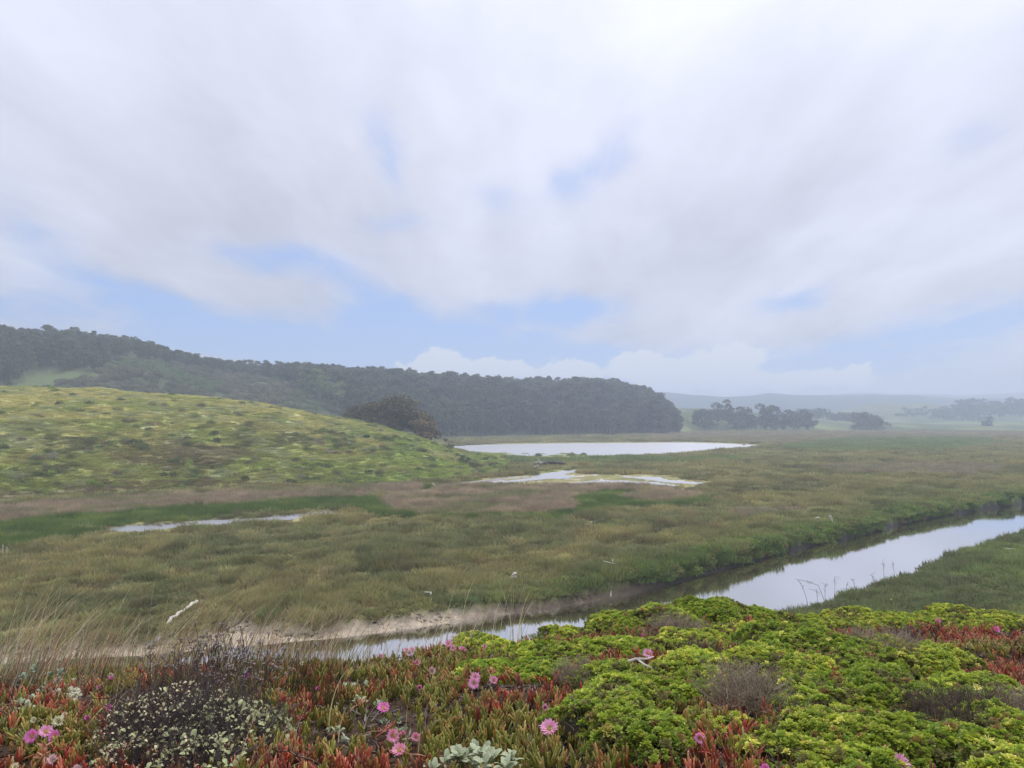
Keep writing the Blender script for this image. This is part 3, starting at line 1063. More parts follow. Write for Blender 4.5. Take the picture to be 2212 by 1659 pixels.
def build_marsh():
    X, Y, S = sample(24, 445, 0.52, 30, 0.72, 1.9)
    Z, zone = land(X, Y)
    px, py = project(X, Y, Z)
    qx = px + (fbm(X / 3, Y / 3, 3, 131) - 0.5) * 30
    qy = py + (fbm(X / 4, Y / 4, 3, 141) - 0.5) * 800 / np.maximum(Y, 20)
    brown = soft(qx, qy, REED_BROWN) > 0.5
    green = soft(qx, qy, REED_GREEN) > 0.5
    wet = pond_dist(px, py, 0.0) | (inpoly(px, py - 7, PONDS['marsh_pool'])) | (inpoly(px, py - 3.5, PONDS['marsh_pool']))
    shore = inpoly(px, py, [(958, 965), (1100, 956.5), (1330, 954.5), (1500, 954), (1625, 958), (1680, 966), (1600, 970), (1540, 976), (1480, 981), (1400, 984), (1250, 988), (1120, 989), (1030, 988), (1000, 984), (970, 974)])
    shore |= inpoly(px, py, [(925, 1056), (950, 1046), (1080, 1030), (1146, 1026), (1180, 1015), (1236, 1009), (1256, 1008), (1260, 1022), (1300, 1024), (1430, 1025), (1500, 1036), (1570, 1044), (1520, 1052), (1450, 1062), (1300, 1054), (1150, 1051), (1000, 1052), (945, 1060)])
    u = X / Y
    shore |= inpoly(px, py - 3.2, [(1000, 984), (1030, 986), (1120, 987), (1250, 986), (1330, 984), (1400, 982), (1300, 978), (1040, 979)])
    shore |= inpoly(px, py - 3.5, [(945, 1060), (1000, 1052), (1150, 1051), (1300, 1054), (1450, 1062), (1520, 1052), (1500, 1040), (1250, 1036), (1000, 1044)])
    ok = (((zone == 0) & (Y > edge_y(u) - 0.1 - 0.25 * sm(u, 0.17, 0.3))) | (zone == 2)) & ~wet & ~shore & ~brown & ~green
    C = cover_colour(X, Y, Z, zone) * rng.uniform(0.82, 1.25, len(X))[:, None]
    C = C * (1 + rng.normal(0, 0.05, (len(X), 3)))
    near = ok & (Y < 110)
    sc = S[:, None] / 0.5 * np.stack([np.ones(len(X)), np.ones(len(X)), rng.uniform(0.7, 1.35, len(X)) * (30 / Y) ** 0.35], axis=1) * 0.9
    ln_ = sm(fbm(X / 5, Y / 5, 3, 301), 0.3, 0.7)
    sc[:, 2] *= 0.5 + 0.6 * ln_ + 0.6 * sm(fbm(X / 1.1, Y / 1.1, 3, 303), 0.35, 0.65)
    sc[:, 2] *= 1 - 0.6 * groove(px, py)
    zz = Z - 0.03
    P = np.stack([X, Y, zz], axis=1)
    k = near
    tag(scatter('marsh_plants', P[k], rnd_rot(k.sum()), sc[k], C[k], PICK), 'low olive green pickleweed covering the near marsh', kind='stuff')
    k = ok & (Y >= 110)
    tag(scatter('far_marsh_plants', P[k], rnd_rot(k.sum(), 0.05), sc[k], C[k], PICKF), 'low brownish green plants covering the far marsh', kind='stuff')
    # reeds: denser sampling
    X, Y, S = sample(45, 110, 0.75, 70, 0.8, 2.6)
    Z, zone = land(X, Y)
    px, py = project(X, Y, Z)
    qx = px + (fbm(X / 3, Y / 3, 3, 131) - 0.5) * 30
    qy = py + (fbm(X / 4, Y / 4, 3, 141) - 0.5) * 800 / np.maximum(Y, 20)
    wet = pond_dist(px, py, 0.0)
    brown = (soft(qx, qy, REED_BROWN) > 0.5) & ~wet & (zone == 0)
    green = (soft(qx, qy, REED_GREEN) > 0.5) & ~wet & (zone == 0) & ~brown
    P = np.stack([X, Y, Z - 0.03], axis=1)
    n2 = fbm(X / 2.5, Y / 2.5, 3, 311)
    cb = lin(152, 136, 114)[None] * KA * .9 * (0.6 + 0.8 * n2)[:, None]
    cb = mixc(cb, lin(112, 118, 74) * KA, sm(fbm(X / 5, Y / 3, 3, 321), 0.52, 0.66) * 0.7)
    cg = .85 * mixc(np.repeat(lin(98, 118, 58)[None], len(X), 0), lin(130, 136, 74), sm(n2, .5, .7) * .5) * KA * (0.6 + 0.8 * n2)[:, None]
    hs = S / 0.75
    sb = np.stack([hs, hs, 0.65 * rng.uniform(0.6, 1.2, len(X))], axis=1)
    k = brown
    tag(scatter('brown_rushes', P[k], rnd_rot(k.sum(), 0.1), sb[k], cb[k] * rng.uniform(0.8, 1.25, k.sum())[:, None], REED), 'pinkish brown dry rushes in the middle of the marsh', kind='stuff')
    k = green
    tag(scatter('green_rushes', P[k], rnd_rot(k.sum(), 0.05), (sb * np.array([1, 1, .95]))[k], cg[k] * rng.uniform(0.85, 1.15, k.sum())[:, None], REED), 'deep green rushes beside the long pool', kind='stuff')
    # thin reeds standing in the pool
    k = pond_dist(px, py, 0.0) & inpoly(px, py, PONDS['marsh_pool']) & (fbm(X / 2.0, Y / 0.9, 3, 331) > 0.55)
    tag(scatter('pool_weeds', P[k] * np.array([1, 1, 0]) , rnd_rot(k.sum(), 0.1), sb[k] * 0.28, cb[k] * 0.8, REED), 'sparse brown weeds standing in the long pool', kind='stuff')


build_marsh()


def build_bank_plants():
    n = 9500
    u = rng.uniform(-0.05, 0.78, n)
    u = np.where(rng.random(n) < .4, rng.uniform(-.75, .05, n), u)
    keep = rng.random(n) < 0.75 + 0.25 * sm(u, 0.1, 0.3)
    u = u[keep]
    n = len(u)
    yf = np.maximum(np.interp(u, *FARW), 0)
    ey = edge_y(u)
    off = rng.uniform(0, 1, n) ** 1.3 * (1.4 + 3.1 * sm(u, -.05, .2))
    Y = ey - 0.1 + off + 0.5 * (1 - sm(u, 0.14, 0.2))
    X = u * Y
    Z, zone = land(X, Y)
    Z = np.maximum(Z, -0.25 + 0.1 * off)
    lump = fbm(X / 1.6, Y / 1.6, 3, 801)
    k = lump > 0.40
    C = np.array([lin(96, 118, 52), lin(112, 124, 60), lin(80, 98, 46), lin(118, 112, 70)])[rng.integers(0, 4, n)] * KA * (0.5 + 0.9 * lump)[:, None] * rng.uniform(.8, 1.2, n)[:, None]
    P = np.stack([X, Y, Z - 0.12], axis=1)
    C = mixc(C, lin(112, 108, 70) * KA, .7 * (1 - sm(u, -.1, .15)))
    s = rng.uniform(.45, .85, n) * (0.8 + Y / 150) * (0.6 + 0.4 * sm(u, -.1, .2))
    sc = np.stack([s, s, s * rng.uniform(.7, 1.2, n)], axis=1)
    tag(scatter('bank_plants', P[k], rnd_rot(k.sum(), .15), sc[k], C[k], BUSH + PICK), 'greener bushy plants overhanging the far bank of the channel', kind='stuff')


build_bank_plants()


def build_mud_debris():
    n = 1500
    u = rng.uniform(-.78, .16, n)
    a, b = np.interp(u, *FARW), edge_y(u)
    f = rng.uniform(0, 1, n) ** .6
    Y = a + (b + .1 - a) * f
    X = u * Y
    Z, zone = land(X, Y)
    k = (fbm(X * .9, Y * 1.6, 3, 831) > .57) & (Z > WATER)
    C = np.array([lin(92, 80, 60), lin(74, 66, 48), lin(112, 108, 70), lin(150, 136, 112)])[rng.integers(0, 4, n)]
    P = np.stack([X, Y, Z - .01], axis=1)
    tag(scatter('mud_debris', P[k], rnd_rot(k.sum(), .3), (rng.uniform(.06, .20, n) * (.4 + f))[k], C[k], PICK), 'small tufts and plant debris along the upper edge of the mud bank', kind='stuff')


build_mud_debris()


def build_hill_cover():
    X, Y, S = sample(55, 185, 0.8, 100, 0.8, 2.4, -0.78, 0.1)
    Z, zone = land(X, Y)
    ok = zone == 4
    C = cover_colour(X, Y, Z, zone) * rng.uniform(0.85, 1.2, len(X))[:, None]
    P = np.stack([X, Y, Z - 0.05], axis=1)
    px, py = project(X, Y, Z)
    sc = np.stack([S / 0.7, S / 0.7, rng.uniform(0.5, 1.1, len(X)) * 0.8], axis=1)
    path = inpoly(px, py, [(-60, 938), (0, 934), (44, 933), (10, 937), (-40, 943)])
    k = ok & ~path
    tag(scatter('hill_grass', P[k], rnd_rot(k.sum(), 0.1), sc[k], C[k], GRASS), 'yellow green grass covering the rounded hill', kind='stuff')
    # low scrub mats
    X, Y, S = sample(60, 175, 1.3, 100, 0.6, 0.9, -0.78, 0.1)
    Z, zone = land(X, Y)
    px, py = project(X, Y, Z)
    dens = sm(fbm(X / 4.0, Y / 6, 4, 341), 0.46, 0.60) * np.clip(sm(py, 880, 990) + sm(px, 620, 900), 0.12, 1)
    k = (zone == 4) & (rng.uniform(0, 1, len(X)) < dens)
    kinds = np.array([lin(92, 100, 60), lin(128, 128, 104), lin(120, 106, 84), lin(122, 134, 70), lin(98, 106, 66), lin(132, 136, 86)]) * KA
    pk = (fbm(X / 7, Y / 7, 2, 351) * 9).astype(int) % 6
    pk = np.where(rng.uniform(0, 1, len(X)) < 0.4, rng.integers(0, 6, len(X)), pk)
    C = kinds[pk] * rng.uniform(0.8, 1.2, len(X))[:, None]
    P = np.stack([X, Y, Z - 0.1], axis=1)
    sc = np.stack([S * 0.75, S * 0.75, S * rng.uniform(0.5, 1.15, len(X))], axis=1)
    tag(scatter('hill_scrub', P[k], rnd_rot(k.sum(), 0.1), sc[k], C[k], BUSH), 'low mats of grey, green and brown scrub on the hillside', kind='stuff')


build_hill_cover()


# ------------------------------------------------------------------ trees
def tree_meshes(name, h, w, lobes, leaves, leaf, seed, trunk_h=0.35, trunks=1, low=0.25, dome=False):
    r = random.Random(seed)
    tb = MB()
    tops = []
    for k in range(trunks):
        bx, by = (r.uniform(-.05, .05) * w * trunks, r.uniform(-.05, .05) * w * trunks) if trunks > 1 else (0, 0)
        tx, ty = bx * 2.2 + r.uniform(-.1, .1) * w, by * 2.2 + r.uniform(-.1, .1) * w
        r0 = h * 0.028
        tb.tube([(bx, by, -0.4), (bx + (tx - bx) * .2, by + (ty - by) * .2, h * .25), (bx + (tx - bx) * .6, by + (ty - by) * .6, h * .5), (tx, ty, h * .8)], [r0, r0 * .8, r0 * .55, r0 * .2], 5)
        tops.append((tx, ty))
    L = []
    for k in range(lobes):
        a = r.uniform(0, 2 * math.pi)
        f = r.random()
        z = h * (low + (0.9 - low) * r.random())
        prof = math.sin(math.pi * min(1, max(0.12, (z / h - low * 0.6) / (1.08 - low * 0.6)))) ** 0.6
        rr = w * 0.5 * prof * math.sqrt(f) * 0.8
        lr = w * r.uniform(0.15, 0.26)
        if dome:
            lr = w * r.uniform(0.10, 0.19)
            rr = w * 0.5 * math.sqrt(f) * 0.86
            z = h * (low + 0.05 + (0.93 - low) * math.sqrt(max(0.0, 1 - f * .92)) * r.uniform(0.02, 1.0) ** .62) - lr * .3
        c = (rr * math.cos(a), rr * math.sin(a), min(z, h - lr * 0.8))
        L.append((c, lr, lr * r.uniform(0.55, 0.85)))
        b = r.choice(tops)
        tb.tube([(b[0] * .6, b[1] * .6, h * min(.5, low + .1)), ((b[0] + c[0]) * .5, (b[1] + c[1]) * .5, (h * .4 + c[2]) * .5), c], [h * .012, h * .008, h * .004], 3)
    cb = MB()
    V, T, Fc = [], [], []
    rr = np.random.default_rng(seed)
    n = leaves
    li = rr.integers(0, len(L), n)
    Lc = np.array([l[0] for l in L])[li]
    Lr = np.array([l[1] for l in L])[li]
    Lz = np.array([l[2] for l in L])[li]
    d = rr.normal(0, 1, (n, 3))
    d /= np.linalg.norm(d, axis=1)[:, None]
    d[:, 2] = np.where(rr.random(n) < 0.7, np.abs(d[:, 2]), d[:, 2])
    s = rr.uniform(0.6, 1.08, n)[:, None]
    c = Lc + d * np.stack([Lr, Lr, Lz], axis=1) * s
    e = rr.normal(0, 1, (n, 3)); e /= np.linalg.norm(e, axis=1)[:, None]
    g = np.cross(e, rr.normal(0, 1, (n, 3))); g /= np.linalg.norm(g, axis=1)[:, None]
    sz = leaf * rr.uniform(0.5, 1.3, n)[:, None]
    V = np.stack([c - e * sz * .5 - g * sz * .2, c + e * sz * .5 - g * sz * .35, c + e * sz * .35 + g * sz * .4, c - e * sz * .4 + g * sz * .45], axis=1).reshape(-1, 3)
    Fq = np.arange(n * 4).reshape(n, 4)
    lobe_t = rr.uniform(-.3, .3, len(L))[li]
    tint = np.clip(0.5 + lobe_t + rr.uniform(-.3, .3, n), 0, 1)
    tint = np.repeat(tint, 4)
    return tb, (V, Fq, tint)


M_bark = plain('bark', (0.20, 0.17, 0.14), rough=0.9, vscale=2.0)
M_pale = plain('pale_bark', (0.26, 0.23, 0.20), rough=0.85, vscale=2.0)


def crown_data(name, cr, mat):
    V, Fq, tint = cr
    return mesh_data(name, V, Fq, mat, {'tint': ('FLOAT', tint)})


def merge_tree(name, tb, cr, mat):
    """trunk and crown in one mesh for the uncountable rest of the wood"""
    V, Fq, tint = cr
    b = len(V)
    fs = [tuple(f) for f in Fq.tolist()] + [tuple(b + i for i in f) for f in tb.f]
    vs = V.tolist() + [list(v) for v in tb.v]
    return mesh_data(name, vs, fs, mat, {'tint': ('FLOAT', list(tint) + [0.9] * len(tb.v))})


EUC = []
for k in range(5):
    EUC.append(tree_meshes('gum', 10.5 + k * 0.6, 6.6 + 0.5 * (k % 3), 17 + k, 900, 0.7, 500 + k, low=0.16))
EUC_ONE = [merge_tree('gum_whole_%s' % 'abcde'[k], tb, cr, M_inst) for k, (tb, cr) in enumerate(EUC)]
EUC_T = [tb.data('trunk', M_pale) for tb, cr in EUC]
EUC_C = [crown_data('crown', cr, M_obj) for tb, cr in EUC]


def thing_tree(name, loc, rz, s, tm, cm, colour, label, group=None, cat='tree'):
    e = empty(name, loc, rz)
    e.scale = s if hasattr(s, '__len__') else (s, s, s)
    tag(e, label, cat, group)
    link('trunk', tm, e)
    c = link('crown', cm, e)
    c.color = (colour[0], colour[1], colour[2], 1)
    return e


SCRUBZONE = [(-200, 860), (-200, 830), (60, 830), (130, 808), (200, 802), (240, 778), (300, 776), (380, 786), (470, 806), (560, 818), (640, 836), (720, 872), (800, 905), (900, 960), (400, 960)]


SKYLINE = [(-900, 690), (0, 707), (100, 707), (200, 718), (330, 738), (400, 762), (470, 774), (560, 783), (700, 789), (900, 804), (1000, 811), (1100, 819), (1200, 821), (1300, 819), (1350, 827), (1400, 838), (1425, 852), (1445, 868), (1458, 885), (1470, 900), (2600, 1000)]


def build_forest():
    # jittered grid over the ridge
    gx = np.arange(-330, 160, 3.9)
    gy = np.arange(180, 520, 4.3)
    GX, GY = np.meshgrid(gx, gy)
    X = (GX + rng.uniform(-2, 2, GX.shape)).ravel()
    Y = (GY + rng.uniform(-2.2, 2.2, GY.shape)).ravel()
    u = X / Y
    Z, zone = land(X, Y)
    h, t = rheight(RIDGE, u, Y)
    px, py = project(X, Y, Z)
    ok = (t > 0.01) & (t < 1.12) & (h > 0.2) & (px > -120) & (px < 1470) & (zone != 4)
    top = project(X, Y, Z + 11)[1]
    scr = inpoly(px + (fbm(X / 14, Y / 14, 3, 401) - 0.5) * 90, py + (fbm(X / 12, Y / 12, 3, 402) - 0.5) * 26, SCRUBZONE)
    clear = inpoly(px, py, [(44, 850), (50, 815), (90, 806), (190, 800), (215, 812), (140, 822), (100, 838), (60, 850)])
    k = ok & ~scr & ~clear
    crestpy = np.interp(px, [0, 200, 420, 640, 830, 960, 1020], [837, 840, 857, 887, 926, 966, 989])
    vis = k & ((top < crestpy - 3) | (px > 1020))
    S = rng.uniform(0.8, 1.15, len(X)) * np.interp(px, [0, 250, 480, 600, 800, 1400], [0.7, 0.55, 0.45, 0.65, 0.9, 0.95])
    sky_px = [p[0] for p in SKYLINE]
    tgt = np.interp(px, sky_px, [p[1] for p in SKYLINE])
    allow = EYE + (Y * (900 - tgt) / F) - Z
    S = np.minimum(S, allow * rng.uniform(0.82, 1.13, len(X)) / 11.9)
    k &= S > 0.3
    vis &= S > 0.3
    n = fbm(X / 20, Y / 20, 3, 411)
    C = lin(84, 86, 68)[None] * (0.75 + 0.5 * n)[:, None] * rng.uniform(0.7, 1.3, len(X))[:, None]
    C = mixc(C, lin(116, 112, 84) * 0.95, (rng.random(len(X)) < 0.14) * 0.6)
    C = mixc(C, lin(122, 138, 92), (inpoly(px, py, [(560, 830), (700, 850), (760, 880), (720, 900), (600, 880)]) * 0.8))
    C = C * KA
    vi = np.where(vis)[0]
    order = vi[np.argsort(Y[vi] / S[vi])]
    ind = order[:285]
    rest = np.setdiff1d(np.where(k)[0], ind)
    for j, i in enumerate(ind):
        q = j % 5
        left = px[i] < 560
        lab = 'one of the dark trees crowding the top of the scrubby slope' if left else 'one of the gum trees crowding the wooded ridge beyond the lagoon'
        thing_tree('gum_tree', (X[i], Y[i], Z[i] - 0.2), rng.uniform(0, 6.28), (S[i], S[i], S[i] * rng.uniform(.9, 1.15)), EUC_T[q], EUC_C[q], C[i], lab,
                   'trees on the scrubby slope' if left else 'gum trees on the wooded ridge')
    P = np.stack([X, Y, Z - 0.2], axis=1)
    W = np.maximum(S, .55)
    sc = np.stack([W, W, S * rng.uniform(.9, 1.15, len(X))], axis=1)
    tag(scatter('forest', P[rest], rnd_rot(len(rest), 0.03), sc[rest], C[rest], EUC_ONE), 'dense dark wood of gum trees over the ridge', kind='stuff')
    # scrub below the trees
    X, Y, S = sample(170, 420, 3.2, 260, 0.4, 1.6, -0.78, 0.0)
    Z, zone = land(X, Y)
    u = X / Y
    h, t = rheight(RIDGE, u, Y)
    px, py = project(X, Y, Z)
    scr = inpoly(px + (fbm(X / 14, Y / 14, 3, 401) - 0.5) * 90, py + (fbm(X / 12, Y / 12, 3, 402) - 0.5) * 26, SCRUBZONE)
    clear = inpoly(px, py, [(44, 850), (50, 815), (90, 806), (190, 800), (215, 812), (140, 822), (100, 838), (60, 850)])
    k = scr & (zone == 5) & ~clear
    C = lin(98, 96, 78)[None] * (0.65 + 0.7 * fbm(X / 16, Y / 16, 3, 421))[:, None] * rng.uniform(0.75, 1.25, len(X))[:, None]
    C = mixc(C, lin(92, 112, 70), sm(fbm(X / 20, Y / 20, 3, 431), 0.5, 0.6) * 0.6) * KA
    P = np.stack([X, Y, Z - 0.3], axis=1)
    sc = np.stack([S * 0.9, S * 0.9, S * rng.uniform(0.7, 1.5, len(X))], axis=1)
    tag(scatter('slope_scrub', P[k], rnd_rot(k.sum(), 0.1), sc[k], C[k], BUSH), 'grey green coastal scrub on the slope behind the hill', kind='stuff')


build_forest()


def single_tree(name, px, py_base, Yd, width_px, top_py, label, colour, seed, lobes=22, leaves=3500, leaf=0.5, low=0.15, trunks=3, group=None, cat='tree', squash=1.0, pale=False):
    u, _ = uof(px, py_base)
    X = u * Yd
    z = ground_z(X, Yd)
    if py_base is not None:
        zt = EYE + uof(px, top_py)[1] * Yd
    h = max(zt - z, 0.5)
    w = width_px / F * Yd
    tb, cr = tree_meshes(name, h, w, lobes, leaves, leaf, seed, trunks=trunks, low=low, dome=True)
    V, Fq, tint = cr
    e = empty(name, (X, Yd, z - 0.1), 0)
    tag(e, label, cat, group)
    link('trunk', tb.data('trunk', M_pale if pale else M_bark), e)
    c = link('crown', crown_data('crown', cr, M_obj), e)
    c.color = (*[float(v) for v in colour], 1)
    return e


def build_single_trees():
    k = KA
    # broad dark trees behind the shoulder of the grassy hill
    single_tree('cypress_tree', 848, 950, 178, 165, 851, 'broad dark wind-shaped tree behind the shoulder of the grassy hill', lin(98, 92, 66) * k, 901, 40, 9000, 0.55, 0.05, 4)
    single_tree('cypress_tree', 785, 930, 182, 110, 874, 'lower dark tree left of the broad wind-shaped tree behind the hill', lin(96, 92, 70) * k, 902, 24, 4000, 0.5, 0.05, 3)
    single_tree('cypress_tree', 915, 962, 170, 72, 896, 'brownish drooping tree at the right end of the clump behind the hill', lin(122, 106, 84) * k, 903, 26, 4500, 0.45, 0.03, 3)
    single_tree('bare_shrub', 968, 968, 152, 26, 942, 'thin grey half-bare shrub where the hill meets the lagoon', lin(122, 118, 100) * k, 904, 8, 160, 0.3, 0.2, 5, cat='shrub')
    single_tree('round_bush', 791, 962, 128, 25, 944, 'small round dark green bush alone on the hillside', lin(52, 82, 50) * k, 905, 14, 1500, 0.2, 0.02, 3, cat='bush')
    single_tree('low_bush', 1004, 988, 128, 24, 976, 'small green bush at the foot of the hill beside the lagoon', lin(84, 104, 58) * k, 906, 10, 700, 0.2, 0.02, 2, cat='bush')
    single_tree('grey_bush', 922, 1001, 120, 32, 990, 'grey rounded bush low on the grassy hill above the creek', lin(118, 112, 98) * k, 907, 10, 800, 0.18, 0.02, 2, cat='bush')
    # grove right of the ridge
    g = 'trees of the grove right of the wooded ridge'
    gc = lin(84, 86, 68) * k
    rows = [(1522, 932, 440, 56, 880, 'small dark tree standing apart at the left end of the grove'),
            (1562, 925, 455, 62, 862, 'tall tree with an open flat top at the left of the grove'),
            (1603, 930, 452, 60, 874, 'dark full tree second to the right of the flat-topped tree of the grove'),
            (1645, 930, 458, 72, 868, 'highest and broadest tree in the middle of the grove'),
            (1672, 928, 470, 50, 866, 'rounded tree behind the broadest tree of the grove'),
            (1712, 928, 462, 56, 880, 'dark tree right of the middle of the grove'),
            (1742, 926, 466, 46, 884, 'sloping tree at the right end of the grove')]
    for i, (px, pb, Yd, w, tp, lb) in enumerate(rows):
        single_tree('grove_tree', px, pb, Yd, w, tp, lb, gc * random.uniform(.85, 1.2), 920 + i, 26, 3200, 0.85, 0.08, 3, group=g)
    single_tree('round_tree', 1874, 927, 500, 80, 886, 'broad rounded dark tree standing alone in the far field', lin(86, 84, 68) * k, 940, 26, 3500, 0.9, 0.02, 4)
    single_tree('low_tree', 1822, 912, 620, 90, 888, 'low wide dark tree behind the lone rounded tree', lin(72, 76, 60) * k, 941, 24, 2500, 1.0, 0.02, 4)
    single_tree('low_tree', 1752, 905, 640, 100, 881, 'dark wooded knoll tree just right of the grove', lin(72, 76, 60) * k, 942, 24, 2500, 1.2, 0.02, 4)
    far = [(1944, 904, 760, 30, 893), (1970, 904, 770, 22, 892), (1998, 903, 780, 24, 891), (2020, 904, 760, 16, 895), (2046, 903, 740, 70, 891), (2120, 903, 720, 80, 895),
           (2138, 914, 560, 15, 898), (2130, 917, 555, 20, 908)]
    labs = ['small hazy tree right of the lone rounded tree', 'second small hazy tree along the far field edge', 'third small hazy tree along the far field edge', 'smallest hazy tree along the far field edge',
            'long dark hedge-like clump in front of the pasture hill', 'long low grey clump in the far field at the right', 'small isolated dark tree in the far field at the right',
            'low dark bush at the foot of the isolated far tree']
    for i, ((px, pb, Yd, w, tp), lb) in enumerate(zip(far, labs)):
        single_tree('field_tree', px, pb, Yd, w, tp, lb, lin(80, 86, 72) * k * random.uniform(.85, 1.15), 950 + i, 12, 700, 1.2, 0.02, 3)
    # misty woods at the right edge
    g = 'misty trees of the wood at the right edge'
    r = random.Random(5)
    prof = [(1960, 893), (2000, 884), (2030, 878), (2055, 872), (2075, 860), (2110, 858), (2135, 866), (2150, 860), (2165, 866), (2185, 857), (2212, 860), (2260, 858), (2330, 862)]
    px = 1955.0
    while px < 2330:
        tp = np.interp(px, [p[0] for p in prof], [p[1] for p in prof])
        Yd = r.uniform(790, 830)
        zt = EYE + uof(px, tp)[1] * Yd
        for row in range(2):
            yy = Yd - row * 40
            X = uof(px + row * 5, tp)[0] * yy
            z = ground_z(X, yy)
            h = max(4.0, (zt - z) * (1.0 if row == 0 else 0.75)) * r.uniform(.93, 1.05)
            q = r.randrange(5)
            s = h / (10.5 + q * 0.6)
            thing_tree('misty_tree', (X, yy, z - 0.5), r.uniform(0, 6), (max(s, .9) * 1.1, max(s, .9) * 1.1, s), EUC_T[q], EUC_C[q], lin(76, 80, 66) * k,
                       'one of the misty grey trees in the wood at the right edge', g)
        px += r.uniform(9, 14)


build_single_trees()


# ------------------------------------------------------------------ foreground: shared shapes
def ice_shoot(name, seed, n=7, L0=0.042, L1=0.074):
    """one shoot of an ice plant: fleshy three-sided leaves in pairs, curving upwards"""
    r = random.Random(seed)
    mb = MB()
    a0 = r.uniform(0, 6.28)
    for k in range(n):
        a = a0 + k * 2.2 + r.uniform(-.4, .4)
        L = r.uniform(L0, L1)
        w = L * r.uniform(0.075, 0.105)
        out = r.uniform(0.08, 0.58) * (1.1 - 0.6 * k / n)
        pts, rad, tt = [], [], []
        for j, f in enumerate((0, 0.18, 0.5, 0.8, 1.0)):
            rr = L * (out * (f ** 0.8) - 0.12 * out * f * f)
            zz = 0.008 * k + L * (f * math.sqrt(max(0.1, 1 - out * out)) + 0.12 * f * f)
            pts.append((math.cos(a) * rr, math.sin(a) * rr, zz))
            rad.append(w * (0.7, 1.0, 1.12, 0.95, 0.42)[j])
        qq = r.random()
        mb.tube(pts, rad, 4, t=(0.0, 0.15) if qq < .52 else ((0.0, 1.0) if qq < .82 else (0.9, 1.0)), cap=True)
    return mb.data(name, M_ice, smooth=True)


def rosette(name, seed, R_=0.018, n=13):
    r = random.Random(seed)
    mb = MB()
    for k in range(n):
        f = (k + 0.5) / n
        a = k * 2.4 + r.uniform(-.2, .2)
        up = 1 - f * 1.15
        d = Vector((math.cos(a) * math.sqrt(max(0.05, 1 - up * up)), math.sin(a) * math.sqrt(max(0.05, 1 - up * up)), up))
        L = R_ * r.uniform(.8, 1.25)
        e = d.cross(Vector((0, 0, 1)))
        e = e.normalized() if e.length > 1e-3 else Vector((1, 0, 0))
        g = e.cross(d)
        b = Vector((0, 0, 0.3 * R_)) + d * L * 0.15
        mid = b + d * L * 0.6 + g * L * 0.08
        tip = b + d * L - g * L * 0.05
        w = L * 0.36
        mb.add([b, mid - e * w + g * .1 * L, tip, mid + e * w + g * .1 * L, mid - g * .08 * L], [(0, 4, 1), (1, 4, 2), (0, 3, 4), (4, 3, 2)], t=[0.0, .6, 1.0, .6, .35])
    mb.tube([(0, 0, -.05), (0, 0, 0.004)], 0.0016, 3, t=0.0)
    return mb.data(name, M_ros)


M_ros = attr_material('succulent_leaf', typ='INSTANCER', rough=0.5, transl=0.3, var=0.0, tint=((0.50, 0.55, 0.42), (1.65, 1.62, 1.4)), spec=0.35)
ICE = [ice_shoot('ice_shoot_%s' % k, 700 + i) for i, k in enumerate('abcd')]
ROS = [rosette('leaf_rosette_%s' % k, 720 + i) for i, k in enumerate('abc')]


def dead_leaf(name, seed):
    r = random.Random(seed)
    mb = MB()
    for _ in range(4):
        L = r.uniform(.03, .06)
        a = r.uniform(0, 6.28)
        x, y = r.uniform(-.02, .02), r.uniform(-.02, .02)
        pts = [(x + math.cos(a) * L * f + r.uniform(-.004, .004), y + math.sin(a) * L * f, .004 + r.uniform(0, .012)) for f in (0, .35, .7, 1)]
        mb.tube(pts, [.002, .005, .004, .001], 3, t=r.random(), cap=False)
    return mb.data(name, M_inst)


def runner(name, seed):
    r = random.Random(seed)
    mb = MB()
    p = Vector((0, 0, .012))
    pts = [p]
    a = 0.0
    for k in range(6):
        a += r.gauss(0, .35)
        p = p + Vector((math.cos(a) * .045, math.sin(a) * .045, r.gauss(0, .006)))
        p.z = max(p.z, .006)
        pts.append(p)
        if k > 1:
            for sgn in (-1, 1):
                d = Vector((math.cos(a + sgn * 1.1), math.sin(a + sgn * 1.1), .6)).normalized() * r.uniform(.03, .05)
                mb.tube([p, p + d * .5, p + d + Vector((0, 0, .01))], [.0045, .0055, .002], 4, t=(0, 1))
    mb.tube(pts, [.005, .005, .0045, .004, .004, .0035, .002], 4, t=.2)
    return mb.data(name, M_ice, smooth=True)


RUN = [runner('ice_runner_%s' % k, 760 + i) for i, k in enumerate('abc')]
DEAD = [dead_leaf('dead_leaf_%s' % k, 740 + i) for i, k in enumerate('abc')]

SHRUBAREA = [[(1250, 1350), (1300, 1325), (1450, 1300), (1560, 1290), (1700, 1320), (1800, 1322), (2212, 1315), (2500, 1315), (2500, 1345), (2150, 1345), (2000, 1372), (2000, 1420), (2080, 1470), (2212, 1470), (2500, 1480),
              (2500, 1760), (1650, 1760), (1640, 1600), (1600, 1520), (1460, 1515), (1440, 1600), (1420, 1640), (1290, 1625), (1255, 1560), (1262, 1500), (1180, 1470), (1090, 1480), (1010, 1460), (1000, 1430), (1120, 1400), (1200, 1375)],
             [(950, 1392), (1000, 1368), (1100, 1370), (1130, 1392), (1060, 1400)]]


